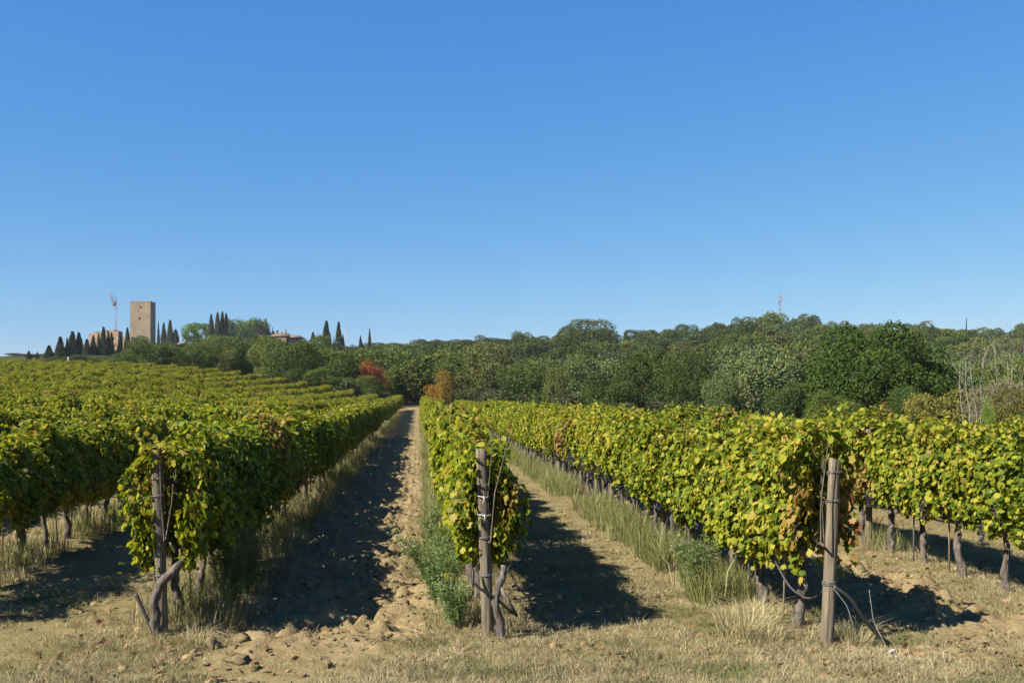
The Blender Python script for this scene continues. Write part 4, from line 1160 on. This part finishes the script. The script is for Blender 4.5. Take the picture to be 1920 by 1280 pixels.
def row_line(k, z, y1, sag, step, x_off=0.0, y0=None, jit=0.0):
    ys = np.arange((row_start(k) if y0 is None else y0), y1, step)
    return [(row_x(k) + x_off + 0.05 * math.sin(y * 0.31 + k) + random.gauss(0, jit), y, gz(row_x(k), y) + z - sag * abs(math.sin((y - ys[0]) * 1.1))) for y in ys]
for k, nm in ((-1, 'dark left end post'), (0, 'central end post'), (1, 'right end post'), (2, 'bare trunks at the right edge')):
    t = thing('trellis_wire', f'strained trellis wires running back through the leaves from the {nm}', 'wires')
    for z in (0.85, 1.2, 1.6):
        mb = MB(); mb.tube(row_line(k, z, 45, 0.01, 1.0), 0.0022, 4, False); obj('wire', mb.mesh('trellis_wire_strand', [M['wire']]), t)
    mb = MB()
    y0 = 11.2 if k == 2 else row_start(k) + 0.9
    mb.tube(row_line(k, 0.72 if k == 2 else 0.62, 40, 0.10 if k == 2 else 0.05, 0.32, -0.06, y0, 0.008), 0.010, 6, False)
    tag(obj('drip_hose', mb.mesh('drip_hose', [M['hose']], True)), f'black drip hose slung along the vines behind the {nm}', 'hose', 'black drip hoses')

# hose ends and anchors at the near row ends
def hose(label, pts, r=0.013, mat='hose', name='hose_end', cat='hose'):
    P = np.array(pts, float); t = np.linspace(0, len(P) - 1, 24); q = np.stack([np.interp(t, range(len(P)), P[:, i]) for i in range(3)], -1)
    for _ in range(3): q[1:-1] = (q[:-2] + 2 * q[1:-1] + q[2:]) / 4
    mb = MB(); mb.tube(q, r, 8); return tag(obj(name, mb.mesh(name, [M[mat]], True)), label, cat)
def gp(x, y, dz): return (x, y, gz(x, y) + dz)
hose('black hose drooping from the right end post to the ground', [gp(3.72, 8.66, 0.56), gp(3.85, 8.60, 0.47), gp(3.94, 8.58, 0.32), gp(4.06, 8.6, 0.17), gp(4.24, 8.62, 0.03)], 0.016)
hose('black hose loop hanging between the last vine and the right end post', [gp(3.45, 9.4, 0.62), gp(3.50, 9.15, 0.42), gp(3.60, 8.95, 0.35), gp(3.70, 8.85, 0.45), gp(3.72, 8.80, 0.56)], 0.013)
hose('dark curled vine cane hugging the central end post', [gp(0.50, 9.16, 0.62), gp(0.49, 9.12, 0.52), gp(0.58, 9.10, 0.44), gp(0.72, 9.12, 0.36), gp(0.87, 9.16, 0.22)], 0.013, 'hose', 'curled_cane', 'cane')
hose('pale metal anchor rod leaning beside the right end post', [gp(3.98, 8.5, 0.55), gp(4.00, 8.46, 0.28), gp(4.06, 8.25, 0.02)], 0.0035, 'wire', 'anchor_rod', 'rod')
hose('twisted strap of wire slanting off the right end post', [gp(3.72, 8.66, 0.54), gp(3.82, 8.6, 0.40), gp(3.86, 8.55, 0.22)], 0.004, 'wire', 'wire_strap', 'wire')
hose('dark crooked stick leaning at the foot of the left end post', [gp(-2.62, 9.55, 0.38), gp(-2.52, 9.5, 0.18), gp(-2.44, 9.46, 0.02)], 0.016, 'hose', 'crooked_stick', 'stick')
hose('small white rag knotted at the ground below the right end post', [gp(4.02, 8.22, 0.06), gp(4.05, 8.18, 0.10), gp(4.08, 8.2, 0.04), gp(4.06, 8.16, 0.0)], 0.008, 'white_tie', 'white_rag', 'rag')
# thick twisted trunks that stand against the two left end posts
def gnarl(label_parent, x, y, path, r0, r1, seed):
    rg = np.random.default_rng(seed); mb = MB(); P = np.array(path, float); t = np.linspace(0, len(P) - 1, 15); q = np.stack([np.interp(t, range(len(P)), P[:, i]) for i in range(3)], -1)
    for _ in range(2): q[1:-1] = (q[:-2] + 2 * q[1:-1] + q[2:]) / 4
    mb.tube(q + rg.normal(0, 0.005, (15, 3)), np.linspace(r0, r1, 15) * (1 + 0.4 * (rg.random(15) - 0.5)), 11, wob=0.55, rg=rg)
    t = thing('old_vine_stump', label_parent, 'vine trunk', (x, y, gz(x, y)))
    obj('trunk', mb.mesh('stump_trunk', [M['bark']], True), t)
    return t
s1 = gnarl('thick gnarled old vine trunk bending up beside the dark left end post', -2.40, 9.44, [(0.0, 0, -0.05), (-0.02, 0, 0.2), (-0.03, 0, 0.35), (0.02, 0.02, 0.47), (0.12, 0.05, 0.56), (0.2, 0.1, 0.66)], 0.046, 0.036, 3)
s2 = gnarl('thick gnarled old vine trunk twisting at the foot of the central end post', 0.74, 9.12, [(0.02, 0, -0.05), (0.0, 0, 0.2), (-0.05, 0.02, 0.38), (0.03, 0.04, 0.52), (0.06, 0.08, 0.66)], 0.042, 0.028, 5)
mb = MB(); mb.tube([(0.01, 0.02, 0.46), (0.08, 0, 0.34), (0.16, -0.02, 0.2)], [0.022, 0.02, 0.014], 7); obj('side_arm', mb.mesh('stump_arm', [M['bark']], True), s2)

# ------------------------------------------------------------------ weeds, grass, clods, litter
def blade_tuft(name, seed, n, h, spread, width, mat, lean=0.5, droop=0.3):
    rg = np.random.default_rng(seed)
    a = rg.random(n) * 6.28; r = spread * np.sqrt(rg.random(n)); base = np.stack([r * np.cos(a), r * np.sin(a), np.full(n, -0.01)], -1)
    d = np.stack([np.cos(a + rg.normal(0, 0.8, n)), np.sin(a + rg.normal(0, 0.8, n)), np.zeros(n)], -1)
    hh = h * rg.uniform(0.45, 1.15, n); ln = lean * rg.random(n)
    mid = base + d * (hh * ln * 0.45)[:, None] + np.stack([0 * hh, 0 * hh, hh * 0.6], -1)
    tip = base + d * (hh * (ln + droop * rg.random(n)))[:, None] + np.stack([0 * hh, 0 * hh, hh * (1 - 0.35 * ln)], -1)
    s = np.stack([-d[:, 1], d[:, 0], np.zeros(n)], -1) * width
    rot = rg.random(n)[:, None] * 6.28
    s = s * np.cos(rot) + d * width * np.sin(rot)
    v = np.stack([base - s, base + s, mid + s * 0.7, mid - s * 0.7, tip], 1).reshape(-1, 3)
    o = (np.arange(n) * 5)[:, None]
    return mesh_np(name, v, [np.array([[0, 1, 2, 3]]) + o, np.array([[3, 2, 4]]) + o], np.repeat(rg.random(n), 5), [M[mat]])

SHORT = [blade_tuft(f'short_tuft_{i}', 20 + i, 34, 0.058, 0.075, 0.0017, 'dry_grass', 1.5, 0.9) for i in range(5)]
TALL = [blade_tuft(f'tall_tuft_{i}', 40 + i, 20, 0.42, 0.09, 0.0034, 'weed', 0.35, 0.25) for i in range(4)]
TALLDRY = [blade_tuft(f'tall_dry_tuft_{i}', 60 + i, 22, 0.34, 0.10, 0.003, 'dry_grass', 0.5, 0.3) for i in range(3)]

def scatter_ground(name, pts2, templates, smin, smax, tilt=0.12, seed=1, zoff=0.0, wide=1.0):
    rg = np.random.default_rng(seed); n = len(pts2)
    z = ground_z(pts2[:, 0], pts2[:, 1]) + zoff
    s = rg.uniform(smin, smax, n)
    return scatter(name, np.column_stack([pts2, z]), np.stack([rg.normal(0, tilt, n), rg.normal(0, tilt, n), rg.random(n) * 6.28], -1), np.stack([s * wide, s * wide, s], -1), rg.integers(0, len(templates), n), templates)

def in_view(p, m=80):
    u, D = project(p[:, 0], p[:, 1]); return (u > -m) & (u < 1920 + m) & (D > 7.0)
def area_pts(n, y0, y1, power=1.0, seed=2, x0=-30, x1=30):
    rg = np.random.default_rng(seed)
    y = y0 + (y1 - y0) * rg.random(n) ** power
    u = rg.uniform(-60, 1980, n); D = y
    x = y * FWD[0] / FWD[1] * 1.0 + (u - 960) / FPX * D
    p = np.stack([x, y], -1)
    return p[(p[:, 0] > x0) & (p[:, 0] < x1)]

p = area_pts(60000, 7.2, 46, 1.9, 3)
m = soil_mask(p[:, 0], p[:, 1])
dens = fbm(p[:, 0] * 0.8, p[:, 1] * 0.8, 61, 3)
rg = np.random.default_rng(5)
keep = in_view(p) & (rg.random(len(p)) < np.clip(1.25 - 1.5 * m, 0.03, 1) * np.clip(0.2 + 2.2 * (dens - 0.34), 0.10, 1))
p = p[keep]
o = scatter_ground('dry_grass', p, SHORT, 0.6, 1.5, 0.2, 6); o['label'] = 'short dry grass covering the headland and the grassed alleys'

# tall weeds under the rows
def under_row(k, n, y0, y1, x0, x1, seed):
    rg = np.random.default_rng(seed); y = y0 + (y1 - y0) * rg.random(n) ** 1.4
    x = row_x(k) + rg.uniform(x0, x1, n)
    keep = vn(y * 0.9, y * 0 + k, 71) > 0.40
    return np.stack([x, y], -1)[keep]
w1 = np.vstack([under_row(1, 1500, 10.5, 60, -0.60, -0.05, 1), under_row(0, 900, 9.6, 100, -0.5, 0.1, 2), under_row(-1, 900, 9.9, 110, -0.1, 0.5, 3), under_row(-2, 260, 13, 40, -0.3, 0.4, 4), under_row(2, 160, 12, 30, 0.0, 0.6, 5), under_row(-3, 120, 20, 40, -0.3, 0.4, 8)])
o = scatter_ground('tall_weeds', w1, TALL, 0.45, 1.55, 0.12, 7); o['label'] = 'tall green grassy weeds growing under the vine rows'
w2 = np.vstack([under_row(1, 500, 10.2, 40, -0.6, 0.2, 11), under_row(0, 700, 9.5, 105, -0.5, 0.35, 12), under_row(-1, 1900, 9.8, 118, -0.35, 0.75, 13), under_row(-2, 420, 10.5, 40, -0.4, 0.5, 14), under_row(2, 260, 11, 30, -0.45, 0.6, 15), under_row(-3, 220, 16, 40, -0.3, 0.4, 18)])
o = scatter_ground('dry_weeds', w2, TALLDRY, 0.55, 1.3, 0.15, 8); o['label'] = 'straw coloured dry weeds round the vine trunks'

# pale tussocks one can point at
M['pale_straw'] = leafy('pale_straw', [(0.0, (0.26, 0.23, 0.11)), (0.5, (0.42, 0.37, 0.20)), (1.0, (0.62, 0.55, 0.34))], transl=0.2, noise_amt=0.4, rough=0.7, spec=0.1)
TUS = [blade_tuft(f'tussock_blades_{i}', 80 + i, 320, 0.38, 0.22, 0.0026, 'pale_straw', 0.9, 0.7) for i in range(3)]
for x, y, s, lab in ((3.05, 9.15, 1.0, 'pale dry grass tussock left of the right end post'), (3.30, 9.45, 0.9, 'pale dry grass tussock hugging the last two trunks of the right row'), (3.98, 8.8, 0.75, 'ragged dry tussock right of the right end post'),
                     (-5.75, 13.6, 0.95, 'bright straw tussock beside the short leaning post'), (-2.02, 9.2, 0.6, 'dry tussock to the right of the dark left end post'), (3.2, 8.95, 0.7, 'flattened dry tussock in front of the right row')):
    o = obj('grass_tussock', TUS[random.randrange(3)], None, (x, y, gz(x, y)), (0, 0, random.random() * 6), (s, s, s)); tag(o, lab, 'tussock', 'pale grass tussocks')

# feathery weeds beside the central row and the dark bush under the left row
def fennel_meshes(seed, H, n_st, lean=0.2, dirn=None):
    rg = np.random.default_rng(seed); st = MB(); P = []; T = []
    for i in range(n_st):
        a = rg.random() * 6.28; d = np.array([math.cos(a), math.sin(a), 0]) * lean * rg.uniform(0.4, 1.3)
        if dirn is not None: d = d * 0.5 + np.array(dirn) * rg.uniform(0.3, 1.0)
        h = H * rg.uniform(0.55, 1.05)
        pts = np.array([d * h * t * t + np.array([rg.normal() * 0.01, rg.normal() * 0.01, h * (t - 0.25 * t * t * np.linalg.norm(d))]) for t in np.linspace(0, 1, 7)]); pts[0, 2] = -0.02
        st.tube(pts, np.linspace(0.006, 0.002, 7), 4, False)
        for t in np.linspace(0.2, 1, 16):
            b = np.array([np.interp(t * 6, range(7), pts[:, j]) for j in range(3)])
            for q in range(5):
                dr = rand_dir(1, rg)[0] * np.array([1, 1, 0.5]) + np.array([0, 0, 0.35]); ln = rg.uniform(0.04, 0.12)
                for s_ in np.linspace(0.3, 1, 3):
                    P.append(b + dr * ln * s_); T.append(dr + rand_dir(1, rg)[0] * 0.6)
    P = np.array(P); T = np.array(T)
    v, f, r = leaves_np(P, rand_dir(len(P), rg), T, np.full(len(P), 0.05), LT3, LF3, rg, 0.14)
    return st.mesh('weed_stem', [M['fennel']]), mesh_np('weed_fronds', v, f, r, [M['fennel']])
for i, (x, y, H, ns, lean, dirn, lab) in enumerate([
    (0.30, 10.0, 0.80, 10, 0.3, None, 'feathery green weed at the left foot of the central row'),
    (0.18, 10.7, 0.80, 12, 0.4, None, 'feathery green weed second up the left side of the central row'),
    (0.10, 11.6, 0.75, 8, 0.3, (-0.75, -0.15, 0), 'feathery weed arching far out over the tilled alley'),
    (0.28, 12.6, 0.7, 12, 0.3, None, 'green weed just beyond the arching weed'),
    (0.22, 14.2, 0.8, 12, 0.3, None, 'green weed further up the left side of the central row'),
    (0.35, 9.5, 0.5, 9, 0.4, None, 'reddish thin weed nearest the central end post'),
    (-1.95, 10.6, 0.85, 26, 0.25, None, 'dark bushy weed in the shade of the left row'),
    (-1.92, 11.4, 0.8, 20, 0.25, None, 'second dark bushy weed behind the first under the left row'),
    (3.15, 10.9, 0.7, 16, 0.25, None, 'bushy green weed at the near end of the right row weeds'),
    (3.2, 11.6, 0.6, 14, 0.25, None, 'bushy green weed a step further along the right row'),
]):
    t = thing('weed_plant', lab, 'weed', (x, y, gz(x, y)), (0, 0, 0), 'feathery weeds beside the rows')
    a, b = fennel_meshes(500 + i, H, ns, lean, dirn)
    tag(obj('stems', a, t), kind='stuff'); tag(obj('fronds', b, t), kind='stuff')

# clods of dry earth
def clod_mesh(name, seed, seg=8, ring=6):
    rg = np.random.default_rng(seed); mb = MB(); mb.ball((0, 0, 0), 1.0, seg, ring); v = np.concatenate(mb.v)
    v = (v * (0.55 + 0.8 * rg.random((len(v), 1))) + rg.normal(0, 0.12, v.shape)) * np.array([1.0, 0.8, 0.55]); mb.v = [v]
    return mb.mesh(name, [M['clod']])
CL = [clod_mesh(f'clod_{i}', 30 + i) for i in range(5)]
p = area_pts(90000, 7.5, 40, 1.9, 9); m = soil_mask(p[:, 0], p[:, 1]); rg = np.random.default_rng(10)
keep = in_view(p) & (rg.random(len(p)) < m ** 1.3) & (rg.random(len(p)) < np.clip(2.4 * (fbm(p[:, 0] * 1.6, p[:, 1] * 1.6, 81, 2) - 0.28), 0.1, 1))
p = p[keep]; n = len(p); s = 0.006 + 0.024 * rg.random(n) ** 6
o = scatter('soil_clods', np.column_stack([p, ground_z(p[:, 0], p[:, 1]) + s * 0.2]), rg.random((n, 3)) * np.array([0.6, 0.6, 6.28]), np.stack([s, s, s], -1), rg.integers(0, 5, n), CL)
o['label'] = 'small crumbled clods on the tilled soil'
for x, y, s, lab in ((-1.50, 8.55, 0.075, 'big dark clod of earth in front of the tilled alley'), (-1.82, 9.15, 0.085, 'big clod beside the grass edge at the mouth of the alley'), (-1.62, 9.35, 0.075, 'ragged clod behind the big one at the alley mouth'),
                     (-1.36, 8.42, 0.05, 'smaller clod touching the big dark clod'), (-0.75, 8.4, 0.06, 'lone small clod in the middle of the bare soil'), (-1.95, 8.9, 0.055, 'clod on the left lip of the tilled strip')):
    c = obj('earth_clod', CL[random.randrange(5)], None, (x, y, gz(x, y) + s * 0.25), (random.random(), random.random(), random.random() * 6), (s, s, s)); tag(c, lab, 'clod', 'large clods at the alley mouth')

# fallen leaves, twigs
fl = mesh_np('fallen_leaf_piece', LT * np.array([1, 1, 2.5]), LF, np.zeros(15), [M['fallen_leaf']])
p = area_pts(16000, 7.5, 36, 1.6, 12); rg = np.random.default_rng(13)
t = (p[:, 0] - ROW0) / ROWSP; d = np.abs(t - np.round(t)) * ROWSP
keep = in_view(p) & (rg.random(len(p)) < np.exp(-(d / 0.7) ** 2) * 0.6 + 0.12) & (vn(p[:, 0] * 1.5, p[:, 1] * 1.5, 91) > 0.35)
p = p[keep]
o = scatter_ground('fallen_leaves', p, [fl], 0.03, 0.07, 0.5, 14, 0.02); o['label'] = 'brown fallen vine leaves on the ground'
tw = []
for i in range(3):
    rg = np.random.default_rng(i); mb = MB(); mb.tube([(0, 0, 0), (0.3, 0.03 * rg.normal(), 0.03), (0.6, 0.06 * rg.normal(), 0.02), (0.85, 0.1 * rg.normal(), 0)], [0.01, 0.009, 0.006, 0.004], 5); tw.append(mb.mesh('twig_wood', [M['twig']], True))
for x, y, a, s, lab in ((1.05, 10.9, 0.5, 0.7, 'pale pruned cane lying in the shade right of the central row'), (1.12, 10.7, 0.35, 0.6, 'second pruned cane beside it right of the central row'), (2.1, 14.5, -0.5, 0.9, 'pruned cane lying across the grassed alley'),
                        (0.1, 9.3, 2.4, 0.6, 'bent dry cane on the soil left of the central post'), (-1.75, 9.5, 2.4, 0.5, 'pale cane stuck in the clods by the left row'), (5.6, 10.6, 0.6, 0.8, 'cane leaning at the edge of the right alley')):
    o = obj('pruned_cane', tw[random.randrange(3)], None, (x, y, gz(x, y) + 0.02), (0, -0.05, a), (s, s, s)); tag(o, lab, 'cane', 'pruned canes on the ground')

# ------------------------------------------------------------------ thin air haze
HZ = 0.00008
if HZ:
    hm = bpy.data.materials.new('haze_air'); hm.use_nodes = True; ht = hm.node_tree; ht.nodes.clear()
    ho = ht.nodes.new('ShaderNodeOutputMaterial'); hp = ht.nodes.new('ShaderNodeVolumePrincipled')
    hp.inputs['Color'].default_value = (0.86, 0.92, 1.0, 1); hp.inputs['Density'].default_value = HZ
    ht.links.new(hp.outputs[0], ho.inputs['Volume'])
    zmin = float(Z.min()) - 1.0
    mb = MB(); mb.box((0, 230, (zmin + 75) / 2), (1100, 700, 75 - zmin))
    tag(obj('haze', mb.mesh('haze_box', [hm])), kind='stuff')
